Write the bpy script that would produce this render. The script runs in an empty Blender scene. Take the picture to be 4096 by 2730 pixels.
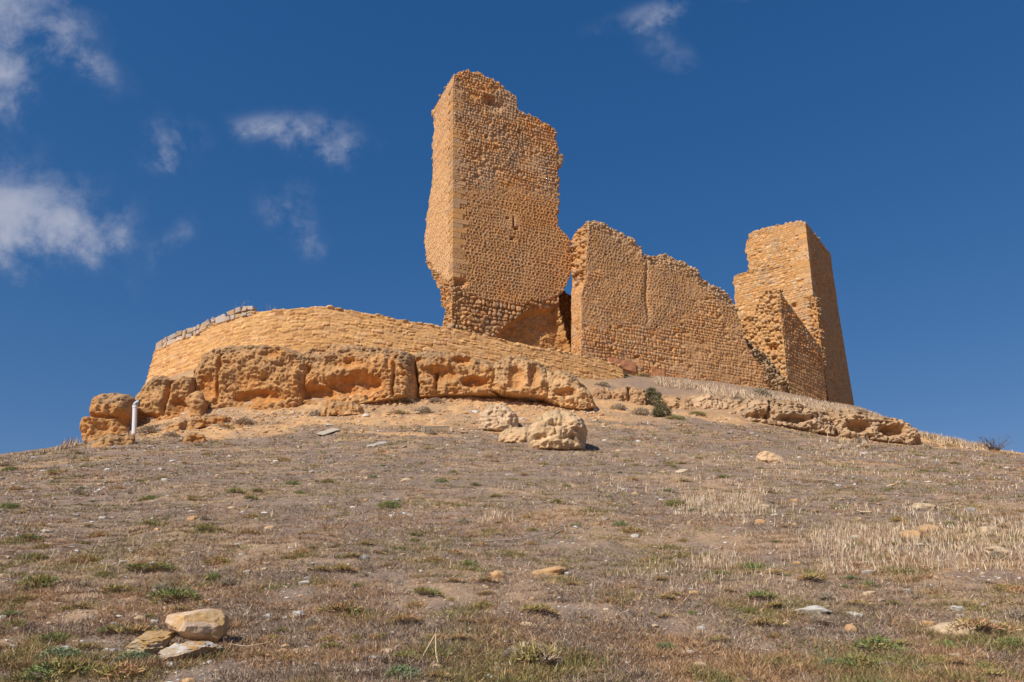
import bpy, math, random
import numpy as np
R = math.radians
rng = np.random.default_rng(7)
random.seed(7)
S = bpy.context.scene
COL = S.collection

# ---------------------------------------------------------------- camera
PITCH = R(20.5); EYE = np.array([0.0, 0.0, 1.6]); FOC = 3186.0      # focal length in px of a 4096 px wide frame
cam = bpy.data.cameras.new('camera'); cam.sensor_width = 36; cam.lens = FOC/4096*36
cam.clip_start = 0.1; cam.clip_end = 9000
camo = bpy.data.objects.new('camera', cam); COL.objects.link(camo)
camo.location = EYE; camo.rotation_euler = (R(90)+PITCH, 0, 0)
S.camera = camo

# ---------------------------------------------------------------- light
SUN_AZ, SUN_EL = 40.0, 42.0       # degrees left of straight behind the camera, height
sd = np.array([-math.sin(R(SUN_AZ))*math.cos(R(SUN_EL)), -math.cos(R(SUN_AZ))*math.cos(R(SUN_EL)), math.sin(R(SUN_EL))])
sun = bpy.data.lights.new('sun', 'SUN'); sun.energy = 4.8; sun.angle = R(0.5); sun.color = (1.0, 0.93, 0.83)
suno = bpy.data.objects.new('sun', sun); COL.objects.link(suno)
from mathutils import Vector
suno.rotation_euler = Vector(sd).to_track_quat('Z', 'Y').to_euler()
S.view_settings.view_transform = 'Standard'; S.view_settings.look = 'None'
S.view_settings.gamma = 1; S.view_settings.exposure = 0.0

def px_dir(px, py):
    px = np.asarray(px, float); py = np.asarray(py, float)
    cx = (px-2048)/FOC; cy = (1365-py)/FOC
    return np.stack([cx, math.cos(PITCH)-cy*math.sin(PITCH), math.sin(PITCH)+cy*math.cos(PITCH)], -1)
def at(px, py, Y):
    d = px_dir(px, py); return EYE + d*(np.asarray(Y, float)/d[..., 1])[..., None]
def project(P):
    q = P-EYE
    w = q[..., 1]*math.cos(PITCH)+q[..., 2]*math.sin(PITCH)
    u = -q[..., 1]*math.sin(PITCH)+q[..., 2]*math.cos(PITCH)
    return 2048+FOC*q[..., 0]/w, 1365-FOC*u/w

# ---------------------------------------------------------------- sky with a few thin clouds
W = bpy.data.worlds.new('World'); S.world = W; W.use_nodes = True
nt = W.node_tree; nt.nodes.clear()
def N(t, **k):
    n = nt.nodes.new(t)
    for a, b in k.items(): setattr(n, a, b)
    return n
def L(a, b): nt.links.new(a, b)
def math_(op, a, b=None, c=None, clamp=False):
    n = N('ShaderNodeMath', operation=op); n.use_clamp = clamp
    for i, v in enumerate((a, b, c)):
        if v is None: continue
        if isinstance(v, (int, float)): n.inputs[i].default_value = v
        else: L(v, n.inputs[i])
    return n.outputs[0]
sky = N('ShaderNodeTexSky', sky_type='NISHITA'); sky.sun_disc = False
sky.sun_elevation = R(SUN_EL); sky.sun_rotation = R(180+SUN_AZ)
sky.altitude = 1100; sky.air_density = 1.0; sky.dust_density = 0.25; sky.ozone_density = 2.2
hs = N('ShaderNodeHueSaturation'); hs.inputs['Saturation'].default_value = 1.27; hs.inputs['Value'].default_value = 1.05; hs.inputs['Hue'].default_value = 0.507
L(sky.outputs[0], hs.inputs['Color'])
sp_ = N('ShaderNodeSeparateColor'); L(hs.outputs[0], sp_.inputs[0]); cc_ = N('ShaderNodeCombineColor')
for i_, (p_, k_) in enumerate(((0.99, 0.92), (0.68, 1.243), (0.55, 1.958))): L(math_('MULTIPLY', math_('POWER', math_('MAXIMUM', sp_.outputs[i_], 0.001), p_), k_), cc_.inputs[i_])
tc = N('ShaderNodeTexCoord')
def dot(v):
    n = N('ShaderNodeVectorMath', operation='DOT_PRODUCT'); L(tc.outputs['Generated'], n.inputs[0]); n.inputs[1].default_value = v
    return n.outputs['Value']
fw = dot((0, math.cos(PITCH), math.sin(PITCH))); fwc = math_('MAXIMUM', fw, 0.05)
sx = math_('DIVIDE', dot((1, 0, 0)), fwc); sy = math_('DIVIDE', dot((0, -math.sin(PITCH), math.cos(PITCH))), fwc)
cmb = N('ShaderNodeCombineXYZ'); L(sx, cmb.inputs[0]); L(sy, cmb.inputs[1])
n1 = N('ShaderNodeTexNoise'); n1.inputs['Scale'].default_value = 13; n1.inputs['Detail'].default_value = 9; n1.inputs['Roughness'].default_value = 0.62; n1.inputs['Distortion'].default_value = 0.15
L(cmb.outputs[0], n1.inputs['Vector'])
n2 = N('ShaderNodeTexNoise'); n2.inputs['Scale'].default_value = 5; n2.inputs['Detail'].default_value = 3
L(cmb.outputs[0], n2.inputs['Vector'])
wx = math_('MULTIPLY_ADD', math_('SUBTRACT', n2.outputs[0], 0.5), 0.16, sx)
wy = math_('MULTIPLY_ADD', math_('SUBTRACT', n1.outputs[0], 0.5), 0.05, sy)
clouds = [  # px, py, half width, half height, tilt deg, strength
    (90, 40, 330, 170, -12, 0.6), (330, 180, 300, 100, -32, 0.48), (60, 360, 200, 190, -60, 0.55),
    (70, 850, 260, 175, -8, 1.3), (420, 930, 150, 150, 20, 0.45), (90, 1090, 130, 60, -25, 0.25),
    (665, 590, 150, 120, 10, 0.72), (1250, 550, 230, 95, -14, 0.70), (1060, 480, 160, 40, 0, 0.30),
    (1220, 890, 110, 150, 35, 0.5), (680, 980, 80, 200, -25, 0.32), (2650, 40, 380, 60, 14, 0.5), (2620, 190, 110, 120, 35, 0.3),
    (3990, 1790, 130, 60, 20, 0.40), (1150, 760, 200, 90, 0, 0.15)]
acc = None
for (px, py, a, b, t, s) in clouds:
    cx, cy = (px-2048)/FOC, (1365-py)/FOC; ct, st = math.cos(R(t)), math.sin(R(t))
    dx = math_('SUBTRACT', wx, cx); dy = math_('SUBTRACT', wy, cy)
    u = math_('MULTIPLY_ADD', dy, st, math_('MULTIPLY', dx, ct)); v = math_('MULTIPLY_ADD', dy, ct, math_('MULTIPLY', dx, -st))
    u = math_('DIVIDE', u, a/FOC); v = math_('DIVIDE', v, b/FOC)
    r2 = math_('MULTIPLY_ADD', v, v, math_('MULTIPLY', u, u))
    e = math_('MULTIPLY', math_('POWER', 2.718, math_('MULTIPLY', r2, -1.1)), s)
    acc = e if acc is None else math_('ADD', acc, e)
nz = N('ShaderNodeMapRange', interpolation_type='SMOOTHSTEP'); L(n1.outputs[0], nz.inputs[0])
nz.inputs[1].default_value = 0.34; nz.inputs[2].default_value = 0.66; nz.inputs[3].default_value = 0.12; nz.inputs[4].default_value = 1.0
nn_ = math_('MULTIPLY', math_('SUBTRACT', n1.outputs[0], 0.52), 3.0)
ss_ = N('ShaderNodeMapRange', interpolation_type='SMOOTHSTEP'); L(math_('ADD', acc, math_('MULTIPLY', nn_, math_('MINIMUM', math_('MULTIPLY', acc, 2.2), 1.0))), ss_.inputs[0])
ss_.inputs[1].default_value = 0.08; ss_.inputs[2].default_value = 1.45; ss_.inputs[3].default_value = 0.0; ss_.inputs[4].default_value = 0.95
cov = ss_.outputs[0]
mx = N('ShaderNodeMix', data_type='RGBA'); L(cov, mx.inputs[0]); L(cc_.outputs[0], mx.inputs[6]); mx.inputs[7].default_value = (4.7, 5.1, 6.5, 1)
bg = N('ShaderNodeBackground'); bg.inputs[1].default_value = 0.085; L(mx.outputs[2], bg.inputs[0])
wo = N('ShaderNodeOutputWorld'); L(bg.outputs[0], wo.inputs[0])

# ---------------------------------------------------------------- numeric helpers
def h32(*a):
    h = np.uint32(2166136261)
    with np.errstate(over='ignore'):
        for v in a:
            v = np.asarray(v).astype(np.int64).astype(np.uint32)
            h = (h ^ v)*np.uint32(0x9E3779B1); h = h ^ (h >> np.uint32(15))
        h = h*np.uint32(0x85EBCA6B); h = h ^ (h >> np.uint32(13)); h = h*np.uint32(0xC2B2AE35); h = h ^ (h >> np.uint32(16))
    return h
def hf(*a): return h32(*a).astype(np.float64)/4294967295.0
def sm(a, b, x): t = np.clip((x-a)/(b-a), 0, 1); return t*t*(3-2*t)
def noise(P, seed=0):
    i = np.floor(P).astype(np.int64); f = P-i; f = f*f*f*(f*(f*6-15)+10); out = 0
    for a in (0, 1):
        wa = f[..., 0] if a else 1-f[..., 0]
        for b in (0, 1):
            wb = f[..., 1] if b else 1-f[..., 1]
            for c in (0, 1):
                wc = f[..., 2] if c else 1-f[..., 2]
                out = out+wa*wb*wc*hf(i[..., 0]+a, i[..., 1]+b, i[..., 2]+c, seed)
    return out*2-1
def fbm(P, oct=4, seed=0, rough=0.5, lac=2.03):
    s, a, t = 0, 1.0, 0
    for k in range(oct):
        s = s+a*noise(P*(lac**k)+k*17.3, seed+k); t += a; a *= rough
    return s/t
def ridged(P, oct=4, seed=0, rough=0.55):
    s, a, t = 0, 1.0, 0
    for k in range(oct):
        s = s+a*(1-2*np.abs(noise(P*(2.07**k)+k*11.7, seed+k))); t += a; a *= rough
    return s/t
def cells(P, seed=0):     # 3-d worley: distance to nearest, second nearest, id of nearest
    i = np.floor(P).astype(np.int64); d1 = np.full(P.shape[:-1], 9.0); d2 = d1.copy(); idn = np.zeros(P.shape[:-1])
    for a in (-1, 0, 1):
        for b in (-1, 0, 1):
            for c in (-1, 0, 1):
                j = i+np.array([a, b, c])
                q = np.stack([j[..., k]+0.1+0.8*hf(j[..., 0], j[..., 1], j[..., 2], seed+k) for k in range(3)], -1)
                d = np.sqrt(((q-P)**2).sum(-1)); m = d < d1
                d2 = np.where(m, d1, np.minimum(d2, d)); idn = np.where(m, hf(j[..., 0], j[..., 1], j[..., 2], seed+9), idn); d1 = np.where(m, d, d1)
    return d1, d2, idn
def lerp(a, b, t):
    t = np.asarray(t)
    if t.ndim and np.ndim(a) and np.shape(a)[-1:] == (3,) : t = t[..., None] if t.ndim >= 1 and (np.ndim(a) == 1 or t.ndim == np.ndim(a)-1) else t
    return a+(b-a)*t
C3 = lambda *c: np.array(c, float)

TONE = {'stone_masonry': C3(1.12, 0.985, 0.83), 'conglomerate_rock': C3(1.02, 0.92, 0.78)}
class Mesh:
    def __init__(s): s.v = []; s.q = []; s.t = []; s.c = []; s.n = 0
    def add(s, v, q=None, t=None, c=(0.4, 0.3, 0.2)):
        v = np.asarray(v, float).reshape(-1, 3); c = np.broadcast_to(np.asarray(c, float).reshape(-1, 3) if np.ndim(c) > 1 else np.asarray(c, float), v.shape)
        s.v.append(v); s.c.append(c)
        if q is not None and len(q): s.q.append(np.asarray(q).reshape(-1, 4)+s.n)
        if t is not None and len(t): s.t.append(np.asarray(t).reshape(-1, 3)+s.n)
        s.n += len(v)
    def grid(s, P, c, flip=False):
        a, b = P.shape[:2]; i = np.arange(a*b).reshape(a, b)
        q = np.stack([i[:-1, :-1], i[:-1, 1:], i[1:, 1:], i[1:, :-1]], -1).reshape(-1, 4)
        s.add(P, q=q[:, ::-1] if flip else q, c=np.broadcast_to(c, P.shape).reshape(-1, 3))
    def build(s, name, mat, parent=None, smooth=True, origin=None):
        v = np.concatenate(s.v); c = np.concatenate(s.c)
        if mat.name in TONE: c = c*TONE[mat.name]
        weld = getattr(s, 'weld', False)
        if weld: _, ui, inv = np.unique(np.round(v, 4), axis=0, return_index=True, return_inverse=True); inv = inv.ravel(); v = v[ui]; c = c[ui]
        if origin is not None: v = v-np.asarray(origin)
        q = np.concatenate(s.q) if s.q else np.zeros((0, 4), int); t = np.concatenate(s.t) if s.t else np.zeros((0, 3), int)
        if weld: q = inv[q]; t = inv[t]
        me = bpy.data.meshes.new(name); me.vertices.add(len(v)); me.vertices.foreach_set('co', v.astype(np.float32).ravel())
        nl = len(q)*4+len(t)*3; me.loops.add(nl); me.polygons.add(len(q)+len(t))
        me.loops.foreach_set('vertex_index', np.concatenate([q.ravel(), t.ravel()]).astype(np.int32))
        st = np.concatenate([np.arange(len(q))*4, len(q)*4+np.arange(len(t))*3]).astype(np.int32)
        me.polygons.foreach_set('loop_start', st)
        me.polygons.foreach_set('use_smooth', np.full(len(st), smooth))
        me.update(calc_edges=True)
        at_ = me.color_attributes.new('col', 'FLOAT_COLOR', 'POINT')
        at_.data.foreach_set('color', np.concatenate([np.clip(c, 0, 1), np.ones((len(c), 1))], 1).astype(np.float32).ravel())
        if weld: me.validate()
        me.materials.append(mat)
        o = bpy.data.objects.new(name, me); COL.objects.link(o)
        if parent is not None: o.parent = parent
        if origin is not None and parent is None: o.location = origin
        return o
def thing(name, label, cat, loc=(0, 0, 0), group=None):
    o = bpy.data.objects.new(name, None); COL.objects.link(o); o.location = loc; o.empty_display_size = 0.3
    o['label'] = label; o['category'] = cat
    if group: o['group'] = group
    return o
def tag(o, label, cat, group=None):
    o['label'] = label; o['category'] = cat
    if group: o['group'] = group
    return o

# ---------------------------------------------------------------- materials
def material(name, bump_scale=30, bump=0.3, bdist=0.02, var=0.25, vscale=9, rough=0.95, spec=0.15, detail=8, tint=None):
    m = bpy.data.materials.new(name); m.use_nodes = True; t = m.node_tree; b = t.nodes['Principled BSDF']
    b.inputs['Roughness'].default_value = rough; b.inputs['Specular IOR Level'].default_value = spec
    a = t.nodes.new('ShaderNodeAttribute'); a.attribute_name = 'col'
    g = t.nodes.new('ShaderNodeNewGeometry')
    n = t.nodes.new('ShaderNodeTexNoise'); n.inputs['Scale'].default_value = vscale; n.inputs['Detail'].default_value = detail; n.inputs['Roughness'].default_value = 0.7
    t.links.new(g.outputs['Position'], n.inputs['Vector'])
    mr = t.nodes.new('ShaderNodeMapRange'); mr.inputs[1].default_value = 0.3; mr.inputs[2].default_value = 0.7; mr.inputs[3].default_value = 1-var; mr.inputs[4].default_value = 1+var
    t.links.new(n.outputs[0], mr.inputs[0])
    vm = t.nodes.new('ShaderNodeVectorMath'); vm.operation = 'SCALE'; t.links.new(a.outputs['Color'], vm.inputs[0]); t.links.new(mr.outputs[0], vm.inputs['Scale'])
    t.links.new(vm.outputs[0], b.inputs['Base Color'])
    if bump:
        n2 = t.nodes.new('ShaderNodeTexNoise'); n2.inputs['Scale'].default_value = bump_scale; n2.inputs['Detail'].default_value = 6; n2.inputs['Roughness'].default_value = 0.65
        t.links.new(g.outputs['Position'], n2.inputs['Vector'])
        bp = t.nodes.new('ShaderNodeBump'); bp.inputs['Strength'].default_value = bump; bp.inputs['Distance'].default_value = bdist
        t.links.new(n2.outputs[0], bp.inputs['Height']); t.links.new(bp.outputs[0], b.inputs['Normal'])
    return m
M_stone = material('stone_masonry', 18, 0.9, 0.03, 0.22, 7)
M_rock = material('conglomerate_rock', 14, 1.0, 0.05, 0.22, 6)
M_soil = material('soil', 30, 0.9, 0.02, 0.35, 14)
M_peb = material('loose_stone', 60, 0.5, 0.01, 0.18, 30)
M_field = material('weathered_field_rock', 22, 0.8, 0.012, 0.2, 14)
M_veg = material('dry_plant', 20, 0, 0, 0.25, 20, rough=0.9, spec=0.05, detail=2)
M_wood = material('weathered_wood', 60, 0.3, 0.004, 0.2, 30)
M_pvc = material('white_plastic', 60, 0.0, 0.0, 0.04, 3, rough=0.4, spec=0.5)

# ---------------------------------------------------------------- terrain
ctl = []
for Y in (0, 4, 9, 15, 21, 27):
    for f in (-1, -0.5, 0, 0.5, 1):
        x = f*(0.72*Y+3); ctl.append((x, Y, 0.298*Y-0.0026*x*x*(Y/30)))
def cp(px, py, Y): p = at(px, py, Y); ctl.append(tuple(p))
for a in [(0, 1855, 30), (170, 1808, 31), (350, 1768, 32.2), (540, 1742, 32.5), (700, 1745, 31.5), (1200, 1738, 31), (1600, 1735, 31), (2000, 1745, 31.5), (2600, 1728, 32.5), (3000, 1728, 34), (3300, 1750, 35), (3650, 1788, 36), (3900, 1806, 36), (4096, 1826, 35.5),
          (600, 1712, 33.6), (800, 1685, 34.3), (1000, 1660, 34.8), (1230, 1640, 35.4), (1600, 1592, 36.8), (1900, 1588, 37.5), (2120, 1612, 37.5), (2380, 1645, 37), (2100, 1690, 34), (1300, 1690, 33.2),
          (2420, 1600, 40), (2640, 1620, 40), (2780, 1610, 40.5), (2760, 1680, 36),
          (2990, 1700, 37.3), (3180, 1722, 37.8), (3300, 1746, 37.8), (3470, 1768, 38.2), (3640, 1784, 38.6),
          (3000, 1585, 43), (3200, 1625, 43.5), (3400, 1655, 44), (3560, 1700, 44), (3650, 1738, 43.5), (3760, 1765, 42), (3880, 1788, 41), (3990, 1802, 40.2),
          (2490, 1512, 46.5), (2380, 1540, 44), (2500, 1502, 48.0), (2600, 1502, 48.9), (2750, 1522, 50.2), (2900, 1550, 51.6), (3020, 1574, 52.8), (3150, 1594, 54), (3290, 1616, 57.5), (3420, 1645, 60.5), (2750, 1560, 45),
          (3500, 1665, 55), (1300, 1420, 39.9), (900, 1480, 40.2), (660, 1530, 41.5), (1700, 1440, 41), (2100, 1510, 42)]: cp(*a)
ctl += [(-22, 38, 7.2), (-33, 33, 4.0), (-40, 50, 0), (-18, 46, 10.5), (-14, 60, 12), (40, 50, 6), (34, 66, 9), (30, 52, 12.2), (0, 80, 10), (-30, 80, 0), (30, 90, 4),
        (-3, 46.5, 18.2), (2, 49.5, 17.8), (-8, 44.5, 17.6), (-12, 46, 15.8), (5, 53, 17.5), (12, 57, 17.6), (20, 62, 17.2), (-5, 56, 17.5), (60, 60, -2), (-60, 40, -5)]
ctl = np.array(ctl)
def tps_k(r2): return np.where(r2 > 1e-9, 0.5*r2*np.log(np.maximum(r2, 1e-9)), 0)
_n = len(ctl); _K = tps_k(((ctl[:, None, :2]-ctl[None, :, :2])**2).sum(-1))+np.eye(_n)*0.4
_P = np.c_[np.ones(_n), ctl[:, :2]]
_sol = np.linalg.solve(np.block([[_K, _P], [_P.T, np.zeros((3, 3))]]), np.r_[ctl[:, 2], 0, 0, 0])
def H0s(x, y):
    x = np.asarray(x, float); y = np.asarray(y, float); xc = np.clip(x, -62, 62); yc = np.clip(y, -12, 95)
    z = _sol[_n]+_sol[_n+1]*xc+_sol[_n+2]*yc
    for i in range(_n): z = z+_sol[i]*tps_k((xc-ctl[i, 0])**2+(yc-ctl[i, 1])**2)
    far = sm(55, 110, np.hypot(x, y-25)); return z*(1-far)+(-9)*far
_gx = np.arange(-62, 62.3, 0.3); _gy = np.arange(-12, 95.3, 0.3); _GX, _GY = np.meshgrid(_gx, _gy); _HG = H0s(_GX, _GY)
def H0(x, y):
    x = np.asarray(x, float); y = np.asarray(y, float); u = np.clip((x+62)/0.3, 0, len(_gx)-1.001); v = np.clip((y+12)/0.3, 0, len(_gy)-1.001)
    i = u.astype(int); j = v.astype(int); u = u-i; v = v-j
    z = (_HG[j, i]*(1-u)+_HG[j, i+1]*u)*(1-v)+(_HG[j+1, i]*(1-u)+_HG[j+1, i+1]*u)*v
    far = sm(55, 110, np.hypot(x, y-25)); return z*(1-far)+(-9)*far
def H(x, y, fine=True):
    z = H0(x, y); P = np.stack([np.asarray(x, float), np.asarray(y, float), np.zeros_like(z)], -1)
    z = z+0.10*fbm(P*0.35, 2, 3)+0.05*fbm(P*1.3, 3, 5)
    if fine: z = z+0.026*fbm(P*6, 3, 9)+0.022*ridged(P*3.3, 3, 10)*(0.5+0.5*sm(6, 12, np.abs(np.asarray(y, float))))+sandmask(P)*0.05*ridged(P*2.2, 3, 12)
    return z
def sandmask(P):          # where the bare ochre soil of the debris apron lies
    x, y = P[..., 0], P[..., 1]; n = fbm(np.stack([x*0.5, y*0.9, 0*x], -1), 4, 21)*2.4
    xs = np.array([-24, -14, -10, -5, 0, 3, 6, 9, 15, 20, 24, 40]); ys = np.array([30.5, 30.8, 31.2, 31.2, 31.8, 32.6, 33.5, 36, 37.5, 37, 37, 39.])
    return sm(-0.6, 1.3, y+n-np.interp(x, xs, ys))*(1-0.85*sm(3, 6, x)*sm(41.5, 43.5, y))*(0.55+0.45*sm(-0.3, 0.1, n))
def ground_hit(px, py, lo=3.5, hi=60):
    px = np.atleast_1d(px).astype(float); py = np.atleast_1d(py).astype(float)
    d = px_dir(px, py); d = d/d[:, 1:2]; Y = np.full(len(px), lo); done = np.zeros(len(px), bool); step = 1.03
    prev = Y.copy()
    while not done.all() and Y.min() < hi:
        P = EYE+d*Y[:, None]; under = (P[:, 2] < H0(P[:, 0], P[:, 1])) & ~done
        done |= under; nxt = Y*step; prev = np.where(done, prev, Y); Y = np.where(done, Y, nxt)
        if (Y > hi).all(): break
        done |= Y > hi
    a, b = prev, Y
    for _ in range(14):
        m = (a+b)/2; P = EYE+d*m[:, None]; u = P[:, 2] < H(P[:, 0], P[:, 1], False); b = np.where(u, m, b); a = np.where(u, a, m)
    P = EYE+d*b[:, None]; P[:, 2] = H(P[:, 0], P[:, 1]); return P

NA, NY = 760, 760
inner = np.linspace(-0.86, 0.86, NA); outer = np.array([0.9, 1, 1.15, 1.4, 1.8, 2.5, 4, 8, 20, 60])
aa = np.r_[-outer[::-1], inner, outer]
ry = np.r_[-60, -30, -12, -6, -3, 0, 1.5, np.geomspace(3, 62, NY), 66, 72, 80, 92, 110, 150, 220, 400, 900, 2500]
A, Yg = np.meshgrid(aa, ry); Xg = A*(np.maximum(Yg, 0)+2.0)
Zg = H(Xg, Yg)
Pg = np.stack([Xg, Yg, Zg], -1)
sand = sandmask(Pg)
Pn = Pg*np.array([1, 1, 0])
na = fbm(Pn*0.9, 4, 31); nb = fbm(Pn*3.1, 4, 41); nc = fbm(Pn*9, 3, 51); nd = fbm(Pn*0.25, 3, 61)
litter = lerp(C3(0.272, 0.195, 0.143), C3(0.38, 0.255, 0.16), sm(-0.1, 0.45, na+0.5*nb))
litter = lerp(litter, C3(0.21, 0.16, 0.125), sm(0.15, 0.6, nb+0.3*nc)*0.8)
litter = lerp(litter, C3(0.47, 0.30, 0.16), sm(0.25, 0.6, nd+0.35*nb)*0.75)
sandc = lerp(C3(0.60, 0.36, 0.17), C3(0.46, 0.265, 0.13), sm(-0.2, 0.5, nb)); sandc = lerp(sandc, C3(0.36, 0.25, 0.16), sm(0.1, 0.5, na)*0.6)
gcol = lerp(litter, sandc, sand)
gm = Mesh(); gm.grid(Pg, gcol)
g = gm.build('ground', M_soil); g['kind'] = 'structure'

# ---------------------------------------------------------------- masonry patterns (real relief + the stones' own colours)
def courses(u, v, rh, w, seed, jit=0.45):
    P = np.stack([u*0.9, v*0.9, 0*u], -1); v = v+0.35*rh*fbm(P, 2, seed+70)+0.09*rh*noise(P*3.1, seed+72); u = u+0.08*noise(P*2.3, seed+71)
    vr = v/rh; k = np.floor(vr).astype(np.int64)
    bl = lambda k: k+(hf(k, seed)-0.5)*jit
    k = np.where(vr < bl(k), k-1, k); k = np.where(vr >= bl(k+1), k+1, k)
    y0, y1 = bl(k), bl(k+1); ww = w*(0.75+0.6*hf(k, seed+1)); ur = u/ww+hf(k, seed+2)*10; j = np.floor(ur).astype(np.int64)
    bc = lambda j: j+(hf(j, k, seed+3)-0.5)*0.6
    j = np.where(ur < bc(j), j-1, j); j = np.where(ur >= bc(j+1), j+1, j)
    x0, x1 = bc(j), bc(j+1)
    hw, hh = (x1-x0)*ww/2, (y1-y0)*rh/2; lx = (ur-(x0+x1)/2)*ww; ly = (vr-(y0+y1)/2)*rh
    return lx, ly, hw, hh, j, k
def cobble(u, v, rh=0.26, w=0.27, seed=1, proud=0.09, pointed=None, pal=None, mortar=C3(0.52, 0.33, 0.17), flat=False):
    lx, ly, hw, hh, j, k = courses(u, v, rh, w, seed)
    r = (np.abs(lx/hw)**3+np.abs(ly/hh)**3)**(1/3); r = r+0.14*noise(np.stack([u*9, v*9, 0*u], -1), seed+5)
    rnd = hf(j, k, seed+6); r2 = hf(j, k, seed+7); r3 = hf(j, k, seed+8)
    body = 1-sm(0.62, 1.0, r)
    tilt = (hf(j, k, seed+11)-0.5)*1.2*ly/hh*0.02+(hf(j, k, seed+12)-0.5)*lx/hw*0.03
    h = body*(proud*(0.3+1.0*rnd))*(0.75+0.5*sm(-0.4, 0.4, fbm(np.stack([u*0.7, v*0.7, 0*u], -1), 2, seed+40)))+body*tilt - 0.035*(1-body)
    if not flat: h = h-0.10*np.maximum(0, (r3 > 0.955)*body)
    pal = pal if pal is not None else [q*C3(1.1, 0.98, 0.84) for q in [C3(0.46, 0.28, 0.14), C3(0.40, 0.27, 0.17), C3(0.52, 0.30, 0.12), C3(0.36, 0.25, 0.18), C3(0.56, 0.38, 0.21), C3(0.43, 0.22, 0.10), C3(0.45, 0.37, 0.29)]]
    pa = np.array(pal); c = pa[(r2*len(pa)).astype(int).clip(0, len(pa)-1)]*(0.8+0.4*r3)[..., None]
    c = lerp(np.broadcast_to(mortar, c.shape), c, body)
    P2_ = np.stack([u, v, 0*u], -1); smear = sm(0.22, 0.5, fbm(P2_*0.55, 3, seed+41)+0.35*fbm(P2_*2.2, 2, seed+42)); h = h*(1-0.55*smear); c = lerp(c, np.broadcast_to(mortar, c.shape)*(0.93+0.1*rnd)[..., None], 0.5*smear)
    lich = sm(0.15, 0.55, fbm(P2_*np.array([0.9, 0.45, 1]), 4, seed+43)+0.5*(rnd-0.5)); c = lerp(c, np.array([0.335, 0.29, 0.25])*(0.85+0.4*r3)[..., None], 0.55*lich*body)
    gone = (hf(j, k, seed+15) > 0.985)*body; h = h-0.14*gone
    if pointed is not None:
        ring = np.exp(-((r-0.80)/0.13)**2); inn = 1-sm(0.55, 0.74, r)
        hp = 0.035*ring-0.05*inn+0.05*(1-sm(0.0, 0.5, r))*r3
        cp_ = lerp(np.broadcast_to(mortar, c.shape), c*0.9, inn)
        h = h*(1-pointed)+hp*pointed; c = lerp(c, cp_, pointed)
    return h, c
def slabwork(u, v, seed, pal, mortar, rh=0.2, w=0.42, proud=0.035):
    lx, ly, hw, hh, j, k = courses(u, v, rh, w, seed, 0.5)
    e = np.minimum(hw-np.abs(lx), hh-np.abs(ly))+0.035*noise(np.stack([u*7, v*9, 0*u], -1), seed+5)+0.03*fbm(np.stack([u*3, v*3, 0*u], -1), 2, seed+6)
    body = sm(0.005, 0.045, e); r2 = hf(j, k, seed+7); r3 = hf(j, k, seed+8); vis = sm(0.1, 0.6, hf(j, k, seed+14))
    pa = np.array(pal); c = pa[(r2*len(pa)).astype(int).clip(0, len(pa)-1)]*(0.82+0.36*r3)[..., None]
    h = body*(0.3+0.7*vis)*(proud*(0.4+r3))+body*(hf(j, k, seed+11)-0.5)*ly/hh*0.04
    return h, lerp(np.broadcast_to(mortar, c.shape), c, body*(0.35+0.65*vis))
def rubble(P3, seed, s=4.0, amp=0.16):
    d1, d2, idn = cells(P3*s*np.array([1, 1, 1.25]), seed); e = sm(0.02, 0.35, d2-d1)
    h = amp*(e*(0.3+0.9*idn)-0.3)+0.12*fbm(P3*1.6, 3, seed+30)
    pa = np.array([C3(0.50, 0.33, 0.17), C3(0.55, 0.36, 0.18), C3(0.42, 0.30, 0.19), C3(0.47, 0.27, 0.12), C3(0.38, 0.30, 0.22)])
    c = pa[(idn*5).astype(int).clip(0, 4)]*(0.75+0.35*e)[..., None]
    return h, lerp(np.broadcast_to(C3(0.46, 0.28, 0.13), c.shape), c, e)

def pts(a): return np.array(a, float)
def coons(bot, top, lef, rig, s, t):
    """pixel-space patch: bottom/top sampled by px, left/right by py"""
    bot, top, lef, rig = map(pts, (bot, top, lef, rig))
    c00, c10, c01, c11 = bot[0], bot[-1], top[0], top[-1]
    def byx(c, s):
        x = c[0, 0]+(c[-1, 0]-c[0, 0])*s; return np.stack([x, np.interp(x, c[:, 0], c[:, 1])], -1)
    def byy(c, t):
        y = c[0, 1]+(c[-1, 1]-c[0, 1])*t; return np.stack([np.interp(-y, -c[:, 1], c[:, 0]), y], -1)
    B, T, Lf, Rt = byx(bot, s), byx(top, s), byy(lef, t), byy(rig, t)
    s_, t_ = s[None, :, None], t[:, None, None]
    return (1-t_)*B[None]+t_*T[None]+(1-s_)*Lf[:, None]+s_*Rt[:, None]-((1-s_)*(1-t_)*c00+s_*(1-t_)*c10+(1-s_)*t_*c01+s_*t_*c11)
class Plane:
    def __init__(s, px, py, Y, ang):
        s.p = at(px, py, Y); a = R(ang); s.d = np.array([math.cos(a), math.sin(a), 0]); s.n = np.array([s.d[1], -s.d[0], 0]); s.b = -s.n
    def hit(s, uv):
        d = px_dir(uv[..., 0], uv[..., 1]); t = ((s.p-EYE)@s.n)/(d@s.n); return EYE+d*t[..., None]
    def u(s, P): return (P-s.p)@s.d
def edgefade(n, k):  # 0 on both ends, 1 inside
    i = np.arange(n); return np.clip(np.minimum(i, n-1-i)/k, 0, 1)
def stepn(v, size, seed, amp):
    k = np.floor(v/size).astype(np.int64); return (hf(k, seed)-0.5)*2*amp
def new(weld=True): m = Mesh(); m.weld = weld; return m
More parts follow.
